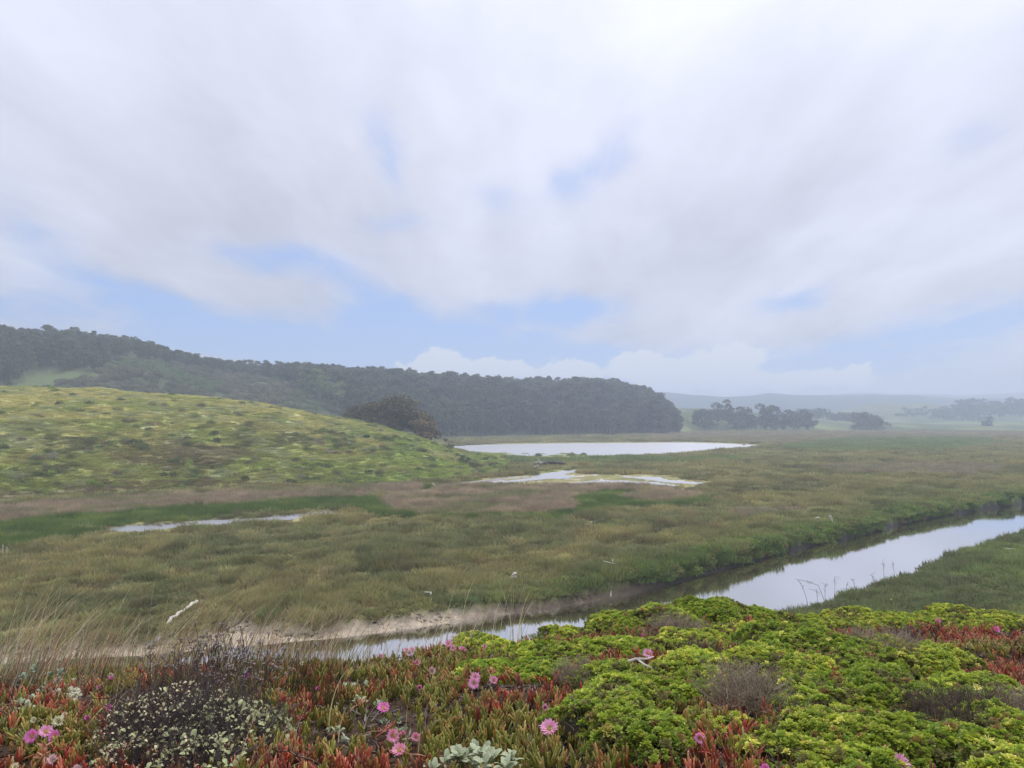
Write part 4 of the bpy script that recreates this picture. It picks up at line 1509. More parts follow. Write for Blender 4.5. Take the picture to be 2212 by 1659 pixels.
def foreground_scatter():
    # ice plant mat
    n = 82000
    X = rng.uniform(-8.5, 13, n)
    Y = 1.7 + 9.5 * rng.uniform(0, 1, n) ** 1.15
    Z = bluff(X, Y)
    ye = np.interp(X, BLX, BLY)
    px, py = project(X, Y, Z + 0.06)
    shr = soft(px, py, SHRUBAREA) > .5
    lit = fbm(X * 1.8, Y * 1.8, 4, 501)
    patch = ((px > 1860) & (py > 1400) & (py < 1470))
    dark = inpoly(px, py, [(200, 1560), (260, 1500), (420, 1480), (560, 1510), (600, 1580), (580, 1640), (400, 1659), (230, 1640)])
    grey = inpoly(px, py, [(-50, 1430), (80, 1430), (90, 1500), (20, 1540), (-50, 1550)])
    k = (Y < ye + 1.2) & (px > -700) & (px < 3400) & (py < 2300)
    dens = np.where(shr, 0.45, 1.0) * (0.10 + 0.90 * sm(lit, 0.36, 0.45)) * np.where(dark, .25, 1) * np.where(grey, .3, 1)
    dens = dens * np.where(Y < 3.2, 1.0, 1.0)
    k &= rng.random(n) < dens
    greeny = fbm(X * 1.5, Y * 1.5, 3, 511)
    pal = 1.15 * np.array([lin(136, 142, 62), lin(122, 128, 56), lin(158, 150, 80), lin(170, 92, 66), lin(146, 76, 58), lin(188, 132, 92), lin(116, 72, 56), lin(156, 126, 74)])
    gsel = rng.random(n) < (0.68 + 3.0 * (greeny - 0.5) + 0.06 * (px < 1000) - 0.30 * ((px > 1700) & (py < 1470)))
    idx = np.where(gsel, rng.integers(0, 3, n), rng.integers(3, 8, n))
    C = pal[idx] * rng.uniform(0.75, 1.2, n)[:, None]
    tilt = rnd_rot(n, 0.28)
    s = rng.uniform(0.62, 1.12, n)
    P = np.stack([X, Y, Z - 0.012], axis=1)
    tag(scatter('ice_plant_mat', P[k], tilt[k], s[k], C[k], ICE), 'red and green ice plant covering the bluff edge', kind='stuff')
    n = 1000
    X = rng.uniform(-6, 9, n)
    Y = 1.9 + 8 * rng.uniform(0, 1, n) ** 1.1
    Z = bluff(X, Y)
    px, py = project(X, Y, Z)
    k = (Y < np.interp(X, BLX, BLY) + .6) & (px > -600) & (px < 3200) & (py < 2000)
    pal = np.array([lin(170, 92, 66), lin(130, 70, 54), lin(190, 140, 110), lin(104, 84, 60)])
    P = np.stack([X, Y, Z + .02 + .03 * rng.random(n)], axis=1)
    tag(scatter('ice_plant_runners', P[k], rnd_rot(k.sum(), .25), rng.uniform(.5, .9, k.sum()), pal[rng.integers(0, 4, n)][k], RUN), 'reddish trailing stems of the ice plant', kind='stuff')
    # dead grey leaves and litter between the shoots
    n = 22000
    X = rng.uniform(-6, 9, n)
    Y = 1.9 + 8.5 * rng.uniform(0, 1, n) ** 1.2
    Z = bluff(X, Y)
    px, py = project(X, Y, Z)
    k = (Y < np.interp(X, BLX, BLY) + 1) & (px > -600) & (px < 3200) & (py < 2000)
    pal = np.array([lin(118, 108, 100), lin(84, 72, 62), lin(150, 140, 130), lin(60, 46, 38), lin(110, 70, 52)])
    C = pal[rng.integers(0, 5, n)]
    P = np.stack([X, Y, Z], axis=1)
    tag(scatter('dead_leaf_litter', P[k], rnd_rot(k.sum(), .5), rng.uniform(.7, 1.5, k.sum()), C[k], DEAD), 'grey dead leaves and litter between the ice plants', kind='stuff')


foreground_scatter()


# ------------------------------------------------------------------ green mounds
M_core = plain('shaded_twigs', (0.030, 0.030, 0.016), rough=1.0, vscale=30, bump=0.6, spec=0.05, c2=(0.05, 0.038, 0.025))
M_twig = plain('grey_twig', (0.44, 0.36, 0.26), rough=0.9, vscale=20, c2=(0.20, 0.155, 0.11))
M_brown_twig = plain('brown_twig', (0.20, 0.145, 0.10), rough=0.9, vscale=20, c2=(0.05, 0.038, 0.036))


def twig_mesh(r, h, n, seed, mat, rad=0.0022, up=0.8):
    q = random.Random(seed)
    mb = MB()
    for _ in range(n):
        a = q.uniform(0, 6.28)
        f = math.sqrt(q.random())
        x0, y0 = math.cos(a) * r * f * .5, math.sin(a) * r * f * .5
        p = Vector((x0, y0, -0.02))
        d = Vector((math.cos(a) * f * q.uniform(.4, 1.1) + q.gauss(0, .25), math.sin(a) * f * q.uniform(.4, 1.1) + q.gauss(0, .25), up)).normalized()
        L = h * q.uniform(.6, 1.15)
        pts = [p]
        for k in range(4):
            d = (d + Vector((q.gauss(0, .22), q.gauss(0, .22), q.gauss(0, .12)))).normalized()
            p = p + d * L / 4
            pts.append(p)
            if k > 0:
                for s_ in range(2):
                    dd = (d + Vector((q.gauss(0, .6), q.gauss(0, .6), q.gauss(0, .3)))).normalized()
                    m2 = p + dd * L * .2
                    mb.tube([p, m2, m2 + (dd + Vector((q.gauss(0, .4), q.gauss(0, .4), .2))).normalized() * L * .15], [rad * .7, rad * .5, rad * .3], 3, cap=False)
        mb.tube(pts, [rad * 1.3, rad * 1.1, rad, rad * .7, rad * .4], 3, cap=False)
    return mb.data('twigs', mat)


def mound(px, py, r, h, hue, label, seed, name='green_shrub', flat=1.0):
    r, h = r * .93, h * .70
    x, y, z = hit(px, py, h * 0.55)
    rr = np.random.default_rng(seed)
    e = empty(name, (x, y, z - 0.02), rr.uniform(0, 6.28))
    tag(e, label, 'shrub', 'bright green shrub mounds on the bluff')
    ph = rr.uniform(0, 10)

    def surf(th, u_):
        # u_ 0 centre .. 1 rim
        k = 1 + 0.22 * np.sin(th * 3 + ph) + 0.13 * np.sin(th * 5 + 2 * ph)
        R_ = r * k * u_
        X, Y = R_ * np.cos(th), R_ * np.sin(th)
        b = fbm(X * 5 + ph * 7, Y * 5 + ph, 3, seed)
        Zz = h * np.sqrt(np.clip(1 - u_ ** 2.4, 0, 1)) * (0.80 + 0.40 * (b - .1)) + (fbm(X * 16 + ph, Y * 16, 2, seed + 3) - .5) * 0.05
        return X, Y, Zz
    n = int(2300 * (r / 0.4) ** 2)
    th = rr.uniform(0, 2 * math.pi, n)
    u_ = rr.uniform(0, 1, n) ** 0.5
    X, Y, Zz = surf(th, u_)
    bb = fbm(X * 5 + ph * 7, Y * 5 + ph, 3, seed)
    depth = rr.uniform(0, 1, n) ** 2 * 0.04
    keep = (bb > 0.40) | (rr.random(n) < np.clip((bb - .18) * 3.5, 0.08, 1))
    P = np.stack([X, Y, Zz - depth], axis=1)[keep]
    tl = 0.9 * u_ ** 2
    # lean outwards: rotate about the horizontal axis at right angles to the radius
    rx = -np.sin(th) * 0 + rr.normal(0, .25, n) - np.sin(th) * tl
    ry = rr.normal(0, .25, n) + np.cos(th) * tl
    rot = np.stack([rx, ry, rr.uniform(0, 6.28, n)], axis=1)[keep]
    pal = np.array([lin(158, 170, 66), lin(140, 158, 58), lin(174, 180, 78), lin(122, 144, 56), lin(206, 202, 104)])
    base = pal[rr.choice(5, n, p=[[.36, .34, .1, .17, .03], [.3, .2, .28, .1, .12], [.2, .42, .03, .33, .02]][hue])]
    patch = 0.85 + 0.4 * fbm(X * 3 + ph, Y * 3, 2, seed + 9)
    C = (base * patch[:, None] * rr.uniform(.8, 1.2, n)[:, None])[keep]
    C = np.where(((bb < .45) & (rr.random(n) < .5))[keep][:, None], lin(122, 118, 70)[None] * .9, C)
    s = (rr.uniform(.55, 1.35, n) * rr.choice([.7, 1.0, 1.25], n))[keep]
    C = np.where((rr.random(len(C)) < .045)[:, None], lin(150, 120, 80)[None], C)
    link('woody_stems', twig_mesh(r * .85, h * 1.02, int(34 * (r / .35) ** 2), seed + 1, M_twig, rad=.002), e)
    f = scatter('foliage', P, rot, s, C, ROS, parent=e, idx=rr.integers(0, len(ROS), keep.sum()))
    tag(f, kind='stuff')
    # closed core under the leaves, its inner shade put into the dark colour
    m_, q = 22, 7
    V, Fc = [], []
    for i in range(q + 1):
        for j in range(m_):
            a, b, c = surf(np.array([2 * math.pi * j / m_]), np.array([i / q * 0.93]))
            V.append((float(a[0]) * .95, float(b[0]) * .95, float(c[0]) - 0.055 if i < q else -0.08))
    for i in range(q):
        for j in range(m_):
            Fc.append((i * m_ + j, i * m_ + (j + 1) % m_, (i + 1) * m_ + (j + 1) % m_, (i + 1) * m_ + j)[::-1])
    link('shaded_core', mesh_data('shaded_core', V, Fc, M_core), e)
    return e


MOUNDS = [  # px, py, radius m, height m, hue, label
    (1330, 1345, .42, .26, 0, 'green shrub mound at the water side end of the bright hedge-like row'),
    (1225, 1360, .34, .20, 1, 'small green shrub mound nearest the tall dry stalks'),
    (1430, 1330, .48, .30, 0, 'green shrub mound just left of the tallest shrub on the bluff edge'),
    (1545, 1318, .52, .34, 2, 'tallest deep green shrub mound against the bright channel water'),
    (1640, 1335, .46, .28, 2, 'deep green shrub mound sloping down right of the tallest one'),
    (1740, 1345, .55, .20, 0, 'flat green shrub mound below the weed stalks of the near bank'),
    (1860, 1335, .6, .22, 1, 'yellowish green shrub mound on the bluff edge before the grassy bank'),
    (1990, 1335, .6, .18, 0, 'low green shrub mound behind the far strip of red ice plant'),
    (2130, 1325, .7, .20, 1, 'low yellow-flecked shrub mound at the far right of the bluff edge'),
    (1035, 1386, .42, .13, 1, 'low yellow green shrub mound between pink flowers and the water'),
    (1590, 1375, .5, .24, 1, 'yellow green shrub mound behind the dark hollow'),
    (1740, 1390, .55, .28, 2, 'green shrub mound in front of the flat one by the weed stalks'),
    (1480, 1390, .46, .20, 1, 'yellowish shrub mound right of the lone pair of pink flowers'),
    (1330, 1402, .38, .18, 0, 'green shrub mound left of the forked white branch'),
    (1215, 1412, .46, .22, 0, 'wide green shrub mound behind the small pink flower'),
    (1050, 1450, .26, .17, 2, 'small round shrub mound beside the large pair of pink flowers'),
    (1170, 1452, .34, .20, 2, 'green shrub mound between the small round one and the dead twigs'),
    (1375, 1465, .44, .24, 0, 'green shrub mound right of the grey dead twigs on the slope'),
    (1510, 1450, .46, .24, 1, 'yellow green shrub mound left of the wide dead twig patch'),
    (1680, 1440, .5, .24, 1, 'yellow-flecked shrub mound above the wide dead twig patch'),
    (1830, 1430, .52, .26, 2, 'broad green shrub mound in the middle of the right slope'),
    (1960, 1415, .46, .24, 1, 'yellow green shrub mound left of the dark rubble of dead leaves'),
    (1320, 1545, .34, .30, 0, 'large green shrub mound overhanging the red ice plants'),
    (1400, 1590, .28, .26, 2, 'lower lobe of green shrub in front of the large overhanging mound'),
    (1350, 1500, .36, .22, 0, 'green shrub mound directly behind the large overhanging one'),
    (1500, 1495, .34, .18, 2, 'green shrub mound behind the tall green ice plant patch'),
    (1760, 1510, .42, .24, 0, 'green shrub mound left of the dark dry thicket'),
    (1900, 1490, .46, .24, 2, 'green shrub mound above the dark dry thicket'),
    (2120, 1500, .44, .24, 0, 'green shrub mound below the dark rubble at the right edge'),
    (1790, 1580, .36, .24, 1, 'yellow green shrub mound right of the two pink flowers near the bottom'),
    (1900, 1585, .34, .24, 0, 'green shrub mound in front of the dark dry thicket'),
    (2050, 1610, .36, .26, 2, 'green shrub mound at the lower right right of the dark gap'),
    (2170, 1580, .38, .26, 0, 'green shrub mound cut by the right edge near the bottom'),
    (1720, 1640, .26, .20, 1, 'small yellowish shrub mound at the bottom between ice plants'),
    (1830, 1650, .26, .18, 2, 'small green shrub mound at the bottom by a single pink flower'),
    (1560, 1560, .20, .10, 1, 'tiny green shrub tuft among the tall ice plants'),
    (2190, 1660, .28, .2, 1, 'yellow green shrub in the lower right corner'),
]
for i, (a, b, r_, h_, hue, lb) in enumerate(MOUNDS):
    mound(a, b, r_, h_, hue, lb, 1000 + i * 7)


# ------------------------------------------------------------------ dead twig thickets
TW = [(1462, 1356, .36, .24, 130, 0, 'grey leafless thicket between the green shrubs at the bluff edge'),
      (1260, 1458, .24, .18, 90, 0, 'grey leafless twig tuft in the green shrubs above the red ice plants'),
      (1610, 1490, .32, .24, 120, 0, 'wide grey brown thicket in the middle of the green slope'),
      (1680, 1478, .26, .2, 90, 1, 'brown thicket right of the wide grey brown one'),
      (1890, 1392, .40, .22, 130, 0, 'grey thicket left of the far red ice plants'),
      (1955, 1398, .34, .2, 100, 0, 'grey thicket right beside the one left of the far red ice plants'),
      (2055, 1550, .32, .22, 150, 1, 'dark brown dry thicket in the lower right shrubs'),
      (2120, 1535, .24, .2, 80, 1, 'smaller dry thicket right of the dark brown one'),
      (2205, 1528, .2, .2, 80, 0, 'grey thicket cut by the right edge'),
      (1710, 1395, .28, .12, 60, 0, 'thin grey twigs behind the dark hollow'),
      (1512, 1404, .25, .16, 70, 1, 'brown twigs behind the small patch of red ice plant'),
      (1745, 1555, .22, .16, 60, 1, 'thin brown twigs above the two pink flowers near the bottom')]
for i, (a, b, r_, h_, n_, kd, lb) in enumerate(TW):
    x, y, z = hit(a, b, h_ * .6)
    e = empty('dead_shrub', (x, y, z + .03))
    tag(e, lb, 'shrub', 'leafless shrubs on the bluff')
    link('twigs', twig_mesh(r_ * .72, h_ * .9, int(n_ * 2.0), 1500 + i, M_brown_twig if kd else M_twig), e)


# ------------------------------------------------------------------ silver leaved plants (each leaf its own piece)
M_silver = plain('silver_leaf', (0.46, 0.50, 0.32), rough=0.85, vscale=30, c2=(0.33, 0.38, 0.23), transl=0.15, bump=0.1)
M_cream = plain('cream_leaf', (0.60, 0.58, 0.40), rough=0.85, vscale=30, c2=(0.42, 0.42, 0.30), transl=0.15, bump=0.1)
M_greyg = plain('grey_green_leaf', (0.30, 0.37, 0.25), rough=0.85, vscale=30, c2=(0.20, 0.27, 0.17), transl=0.15, bump=0.1)


def leaf_data(name, L, w, mat, lob=0.0):
    mb = MB()
    rows = [(0, .12), (.2, .55), (.45, .95), (.7, .9), (.88, .55), (1.0, .06)]
    vs, fs = [], []
    for i, (f, k) in enumerate(rows):
        kk = k * (1 - lob * (i % 2))
        z = 0.18 * L * math.sin(f * 2.6) - .03 * L * f
        vs += [(-w * kk, L * f, z + w * .25 * kk), (0, L * f, z), (w * kk, L * f, z + w * .25 * kk)]
    for i in range(len(rows) - 1):
        for j in range(2):
            fs.append((i * 3 + j, i * 3 + j + 1, i * 3 + j + 4, i * 3 + j + 3))
    mb.add(vs, fs)
    return mb.data(name, mat, smooth=True)


LEAF = {'silver': [leaf_data('leaf', .062, .017, M_silver, .25), leaf_data('leaf', .052, .016, M_silver)],
        'cream': [leaf_data('leaf', .04, .012, M_cream), leaf_data('leaf', .045, .014, M_cream)],
        'grey': [leaf_data('leaf', .032, .010, M_greyg), leaf_data('leaf', .04, .012, M_greyg)]}


def leafy_plant(name, px, py, r, h, n, kind, label, seed, heads=5, group='silver leaved plants on the bluff', scale=1.0):
    q = random.Random(seed)
    x, y, z = hit(px, py, h * .7)
    e = empty(name, (x, y, z))
    tag(e, label, 'plant', group)
    mb = MB()
    hs = []
    for k in range(heads):
        a, f = q.uniform(0, 6.28), math.sqrt(q.random())
        hx, hy, hz = math.cos(a) * r * f, math.sin(a) * r * f, h * q.uniform(.6, 1.0) * (1 - .4 * f * f)
        hs.append((hx, hy, hz))
        mb.tube([(hx * .4, hy * .4, -.03), (hx * .8, hy * .8, hz * .5), (hx, hy, hz)], [.003, .003, .002], 4)
    link('stems', mb.data('stems', M_twig), e)
    for k in range(n):
        hx, hy, hz = hs[k % heads]
        lf = link('leaf', LEAF[kind][q.randrange(2)], e)
        a = (k // heads) * 2.4 + q.uniform(-.5, .5)
        el = q.uniform(.0, 1.15)
        lf.location = (hx + q.gauss(0, .006), hy + q.gauss(0, .006), hz - q.uniform(0, .03))
        lf.rotation_euler = (el, q.uniform(-.4, .4), a)
        s = q.uniform(.7, 1.15) * scale
        lf.scale = (s, s, s)
    return e


LP = [(1050, 1648, .19, .12, 150, 'silver', 'large silvery plant at the bottom edge among red ice plants', 16, 1.0),
      (965, 1660, .10, .08, 40, 'silver', 'smaller silvery tuft touching the large one at the bottom edge', 5, .9),
      (128, 1510, .16, .06, 46, 'cream', 'flat spray of pale leaves above the white blossoms at the left', 6, 1.1),
      (155, 1478, .18, .06, 44, 'silver', 'pale leafy plant in the red ice plants behind the flat spray', 6, 1.0),
      (15, 1525, .16, .10, 60, 'silver', 'pale plant at the left edge above the magenta flowers', 8, .9),
      (35, 1475, .34, .17, 170, 'grey', 'wide grey green bush at the left edge below the dry grass', 22, 1.1),
      (762, 1488, .12, .07, 46, 'silver', 'silvery plant right of the dark green rush clump', 6, .9),
      (965, 1470, .10, .06, 36, 'silver', 'small silvery rosette left of the large pair of pink flowers', 5, .8),
      (782, 1522, .10, .05, 30, 'silver', 'silvery rosette beside the single magenta flower in the middle', 4, .8),
      (838, 1566, .10, .05, 30, 'grey', 'small grey green plant above the two coral flowers', 4, .9),
      (1172, 1388, .24, .08, 60, 'grey', 'grey green plant between the shrub row and the red ice plants at the edge', 9, 1.1),
      (560, 1440, .26, .10, 80, 'grey', 'grey green plant behind the dead flower stalks near the water', 9, 1.2),
      (600, 1500, .18, .09, 60, 'grey', 'grey green plant right of the dead flower stalks', 8, 1.0),
      (935, 1425, .1, .05, 26, 'grey', 'small grey plant among the pink flowers on the brow', 4, .8),
      (720, 1585, .1, .05, 24, 'silver', 'single pale rosette in the ice plants right of the dark shrub', 3, .7)]
for i, (a, b, r_, h_, n_, kd, lb, hd, sc_) in enumerate(LP):
    leafy_plant('silver_plant', a, b, r_, h_, n_, kd, lb, 1700 + i, hd, scale=sc_)


def pale_dark_shrub():
    """half dead dark shrub with pale leaves"""
    q = random.Random(88)
    for (px, py, r, h, n, nl, lb, gr) in [(380, 1560, .42, .26, 260, 520, 'nearly black half dead shrub dotted with cream leaves', 0.12), (500, 1580, .30, .20, 150, 380, 'right half of the dark shrub with larger pale green leaves', .8),
                                          (330, 1625, .26, .16, 110, 200, 'low dark twiggy shrub with cream leaves at the bottom left', .4), (430, 1640, .22, .14, 80, 220, 'pale green leafy fringe in front of the nearly black shrub', .9)]:
        x, y, z = hit(px, py, h * .5)
        e = empty('half_dead_shrub', (x, y, z))
        tag(e, lb, 'shrub', 'half dead shrubs at the lower left')
        link('twigs', twig_mesh(r, h * 1.2, n, q.randrange(9999), M_black_twig, rad=0.0026), e)
        rr = np.random.default_rng(q.randrange(9999))
        th, u_ = rr.uniform(0, 6.28, nl), rr.uniform(0, 1, nl) ** .5
        P = np.stack([np.cos(th) * u_ * r * 1.05, np.sin(th) * u_ * r * 1.05, h * np.sqrt(np.clip(1 - u_ ** 2.2, 0.02, 1)) * rr.uniform(.6, 1.1, nl)], axis=1)
        g = rr.random(nl) < gr
        C = np.where(g[:, None], lin(188, 192, 144)[None], lin(226, 214, 176)[None]) * rr.uniform(.7, 1.25, nl)[:, None]
        s = np.where(g, .66, .46) * rr.uniform(.6, 1.25, nl)
        rot = np.stack([rr.normal(.3, .6, nl), rr.normal(0, .5, nl), rr.uniform(0, 6.28, nl)], axis=1)
        tag(scatter('leaves', P, rot, s, C, [LEAF_I], parent=e), kind='stuff')


M_black_twig = plain('black_twig', (0.06, 0.045, 0.040), rough=0.9, vscale=20, c2=(0.12, 0.095, 0.085))
LEAF_I = leaf_data('pale_leaf', .042, .014, M_inst)
pale_dark_shrub()


# ------------------------------------------------------------------ dead flower stalks, rushes and dry grass
M_head = plain('dead_flower_head', (0.30, 0.26, 0.235), rough=1.0, vscale=60, c2=(0.15, 0.12, 0.11), bump=.5)
STALK = [(400, 1470, 26, .34, 'clump of dead flat-topped flower stalks at the left of the dark stems'), (450, 1452, 30, .40, 'tallest clump of dead flat-topped flower stalks against the mud'),
         (500, 1462, 30, .38, 'clump of dead flower stalks right of the tallest ones'), (548, 1470, 26, .36, 'clump of dead flower stalks against the pale water'),
         (590, 1485, 20, .32, 'sparse dead flower stalks leaning right of the clump'), (345, 1480, 18, .30, 'sparse dead flower stalks left of the clump'), (470, 1505, 34, .30, 'thick dead stems rising behind the nearly black shrub'),
         (540, 1515, 30, .28, 'leaning dead stems behind the right half of the dark shrub')]
for i, (a, b, n_, h_, lb) in enumerate(STALK):
    q = random.Random(2100 + i)
    x, y, z = hit(a, b + 20, 0)
    e = empty('dead_flower_stalks', (x, y, z))
    tag(e, lb, 'dead stalks', 'dead flower stalks at the lower left')
    mb, hb = MB(), MB()
    for _ in range(n_):
        ox, oy = q.gauss(0, .10), q.gauss(0, .12)
        hh = h_ * q.uniform(.55, 1.1)
        lx = q.gauss(.04, .07)
        top = Vector((ox + lx, oy + q.gauss(0, .05), hh))
        mb.tube([(ox * .7, oy * .7, -.03), (ox + lx * .3, oy, hh * .5), top], [.0028, .0024, .0020], 3, cap=False)
        if q.random() < .75:
            for s_ in range(q.randint(2, 4)):
                c = top + Vector((q.gauss(0, .010), q.gauss(0, .010), q.uniform(-.012, .008)))
                rd = q.uniform(.006, .012)
                mb.tube([top - Vector((0, 0, .03)), c], .0012, 3, cap=False)
                ring = [(c.x + rd * math.cos(t_) * q.uniform(.8, 1.2), c.y + rd * math.sin(t_) * q.uniform(.8, 1.2), c.z + q.uniform(-.002, .002)) for t_ in [k * math.pi / 3 for k in range(6)]]
                hb.add(ring + [(c.x, c.y, c.z + rd * .5), (c.x, c.y, c.z - rd * .4)], [(k, (k + 1) % 6, 6) for k in range(6)] + [((k + 1) % 6, k, 7) for k in range(6)])
    link('stems', mb.data('stems', M_brown_twig), e)
    link('flower_heads', hb.data('flower_heads', M_head), e)


def blades_mesh(name, n, rx, ry, h0, h1, lean_x, w, seed, cols, mat, curl=1.0, wild=.12, seg=6):
    w *= 1.5
    q = random.Random(seed)
    mb = MB()
    for _ in range(n):
        ox, oy = q.gauss(0, rx), q.gauss(0, ry)
        h = q.uniform(h0, h1)
        lx = lean_x * h * q.uniform(.3, 1.5) + q.gauss(0, wild) * h
        ly = q.gauss(0, wild) * h
        dr = q.uniform(0, .35) * curl if q.random() < .5 else 0
        a = q.uniform(0, 3.14)
        wx, wy = math.cos(a) * w, math.sin(a) * w
        vs = []
        for k in range(seg + 1):
            f = k / seg
            x, y = ox + lx * f ** 1.7, oy + ly * f ** 1.7
            z = -.03 + h * (f - dr * f ** 3)
            ww = 1 - .8 * f
            vs += [(x - wx * ww, y - wy * ww, z), (x + wx * ww, y + wy * ww, z)]
        c = [v * q.uniform(.75, 1.2) for v in q.choice(cols)]
        mb.add(vs, [(2 * k, 2 * k + 1, 2 * k + 3, 2 * k + 2) for k in range(seg)], c=c)
    return mb.data(name, mat)


DRYC = [tuple(lin(212, 198, 156)), tuple(lin(192, 176, 140)), tuple(lin(232, 220, 184)), tuple(lin(156, 136, 108))]
BRNC = [tuple(lin(128, 104, 84)), tuple(lin(150, 128, 104)), tuple(lin(176, 156, 128)), tuple(lin(96, 78, 64))]
GRNC = [tuple(lin(70, 76, 34)), tuple(lin(88, 82, 40)), tuple(lin(58, 62, 30)), tuple(lin(120, 96, 50))]
TUFTS = [  # px, py, n, h0, h1, lean, spread, label
    (25, 1450, 90, .35, .85, .55, .20, 'dense tall dry grass leaning right at the left edge'),
    (95, 1448, 80, .3, .75, .5, .22, 'dry grass tuft second from the left edge'),
    (165, 1450, 60, .2, .60, .4, .22, 'dry grass tuft before the left end of the mud bank'),
    (240, 1450, 60, .2, .55, .45, .24, 'shorter dry grass tuft in front of the mud bank'),
    (320, 1450, 60, .25, .62, .5, .22, 'dry grass tuft below the long white driftwood log'),
    (400, 1445, 50, .3, .85, .6, .20, 'dry grass with one very tall stalk below the mud inlet'),
    (480, 1442, 60, .3, .66, .45, .22, 'dry grass tuft in front of the branch on the mud'),
    (560, 1440, 70, .2, .6, .4, .22, 'dry grass tuft just right of the mud inlet'),
    (640, 1432, 70, .2, .62, .4, .22, 'thin dry grass tuft before the dark water'),
    (720, 1424, 50, .2, .55, .4, .22, 'thin dry grass tuft left of the first pink flowers on the brow'),
    (800, 1412, 40, .15, .42, .3, .22, 'short dry grass behind the pink flowers on the brow'),
    (945, 1396, 26, .3, .60, .35, .12, 'tall dry stalks crossing the brown water left of the leaning stems'),
    (1040, 1386, 22, .35, .72, .25, .16, 'tall bent dry stalks rising over the brown water'),
    (1110, 1382, 18, .35, .78, .15, .12, 'upright dry stalks below the white driftwood chunk'),
    (60, 1520, 30, .15, .35, .5, .2, 'dry blades drooping over the grey green bush'),
    (200, 1560, 26, .12, .3, .6, .3, 'long dry blades lying across the ice plants at the left'),
    (330, 1590, 14, .15, .4, .6, .2, 'dry blades arching over the nearly black shrub'),
    (905, 1600, 10, .08, .22, .1, .12, 'thin bent stems among the red ice plants near the bottom'),
    (610, 1640, 10, .2, .4, .5, .1, 'long dry blade rising from the bottom by the dark shrub'),
    (1310, 1440, 8, .12, .34, .1, .06, 'few green grass blades standing above the green shrubs'),
        (270, 1500, 120, .10, .30, .15, .26, 'thin brownish grass among the red ice plants at the left'), (420, 1480, 120, .12, .34, .12, .26, 'thin brown grass filling the space between the dead flower stalks'),
        (560, 1475, 120, .12, .34, .1, .26, 'thin brown grass right of the dead flower stalks'), (150, 1490, 90, .10, .28, .2, .26, 'thin dry grass behind the pale leafy plant at the left'),
        (650, 1455, 80, .10, .30, .1, .22, 'thin brown grass behind the dark green rush clump'), (80, 1475, 90, .12, .36, .3, .24, 'thin dry grass above the grey green bush at the left edge')]
for i, (a, b, n_, h0, h1, ln_, sp_, lb) in enumerate(TUFTS):
    x, y, z = hit(a, b, 0)
    e = empty('dry_grass', (x, y, z))
    tag(e, lb, 'grass tuft', 'dry grass tufts along the bluff')
    link('blades', blades_mesh('blades', int(n_ * (2.0 if i < 9 else 1.2)), sp_, .22, h0, h1 * 1.05, ln_, .0022, 2200 + i, DRYC if i < 19 else ([tuple(lin(150, 170, 60))] if i == 19 else BRNC), M_dry), e)
RUSH = [(655, 1500, 110, .28, 'dark green rush clump at the left of the red ice plants'), (700, 1520, 120, .26, 'densest dark green rush clump beside the magenta flower'), (690, 1455, 60, .2, 'short green rushes behind the dense clump'),
        (740, 1545, 40, .18, 'small green rush tuft below the silvery plant'), (858, 1500, 50, .22, 'thin dark rush clump between pink flowers in the middle'), (890, 1475, 30, .18, 'sparse rushes left of the pale pink flower')]
for i, (a, b, n_, h_, lb) in enumerate(RUSH):
    x, y, z = hit(a, b + 12, 0)
    e = empty('rush_clump', (x, y, z))
    tag(e, lb, 'rushes', 'dark green rush clumps in the ice plants')
    link('stems', blades_mesh('stems', n_, .08, .10, h_ * .6, h_ * 1.2, .1, .0022, 2300 + i, GRNC, M_dry, curl=.3, wild=.15, seg=4), e)


# ------------------------------------------------------------------ flowers
M_pet = plain('pink_petal', (0.90, 0.38, 0.62), rough=0.6, vscale=60, c2=(0.90, 0.50, 0.68), transl=0.3, bump=0)
M_mag = plain('magenta_petal', (0.86, 0.20, 0.56), rough=0.6, vscale=60, c2=(0.88, 0.32, 0.64), transl=0.3, bump=0)
M_palep = plain('pale_petal', (0.80, 0.52, 0.58), rough=0.6, vscale=60, c2=(0.82, 0.62, 0.62), transl=0.3, bump=0)
M_coral = plain('coral_petal', (0.88, 0.32, 0.48), rough=0.6, vscale=60, c2=(0.88, 0.46, 0.58), transl=0.3, bump=0)
M_white = plain('cream_petal', (0.82, 0.78, 0.50), rough=0.6, vscale=60, c2=(0.82, 0.80, 0.62), transl=0.3, bump=0)
M_yel = plain('flower_centre', (0.80, 0.66, 0.20), rough=0.8, vscale=90)
M_cal = plain('calyx', (0.20, 0.22, 0.07), rough=0.5, vscale=40, c2=(0.35, 0.10, 0.06))
M_orange = plain('spent_flower', (0.70, 0.42, 0.22), rough=0.7, vscale=40, c2=(0.66, 0.30, 0.22), transl=0.2)


def petal_ring(mat, open_, seed, R_=0.036, n=44, full=True):
    q = random.Random(seed)
    mb = MB()
    for k in range(n):
        a = 2 * math.pi * k / n + q.uniform(-.05, .05)
        el = open_ + q.uniform(-.16, .16) + (0.25 if k % 2 else 0)
        L = R_ * q.uniform(.72, 1.12)
        d = Vector((math.cos(a) * math.cos(el), math.sin(a) * math.cos(el), math.sin(el)))
        s = Vector((-math.sin(a), math.cos(a), 0)) * R_ * .10
        b = Vector((math.cos(a), math.sin(a), 0)) * R_ * .18
        up = Vector((0, 0, 1)) * L * .10
        mb.add([b - s * .6, b + s * .6, b + d * L * .6 + s + up, b + d * L * .6 - s + up, b + d * L * .9], [(0, 1, 2, 3), (3, 2, 4)])
    return mb.data('petals', mat)


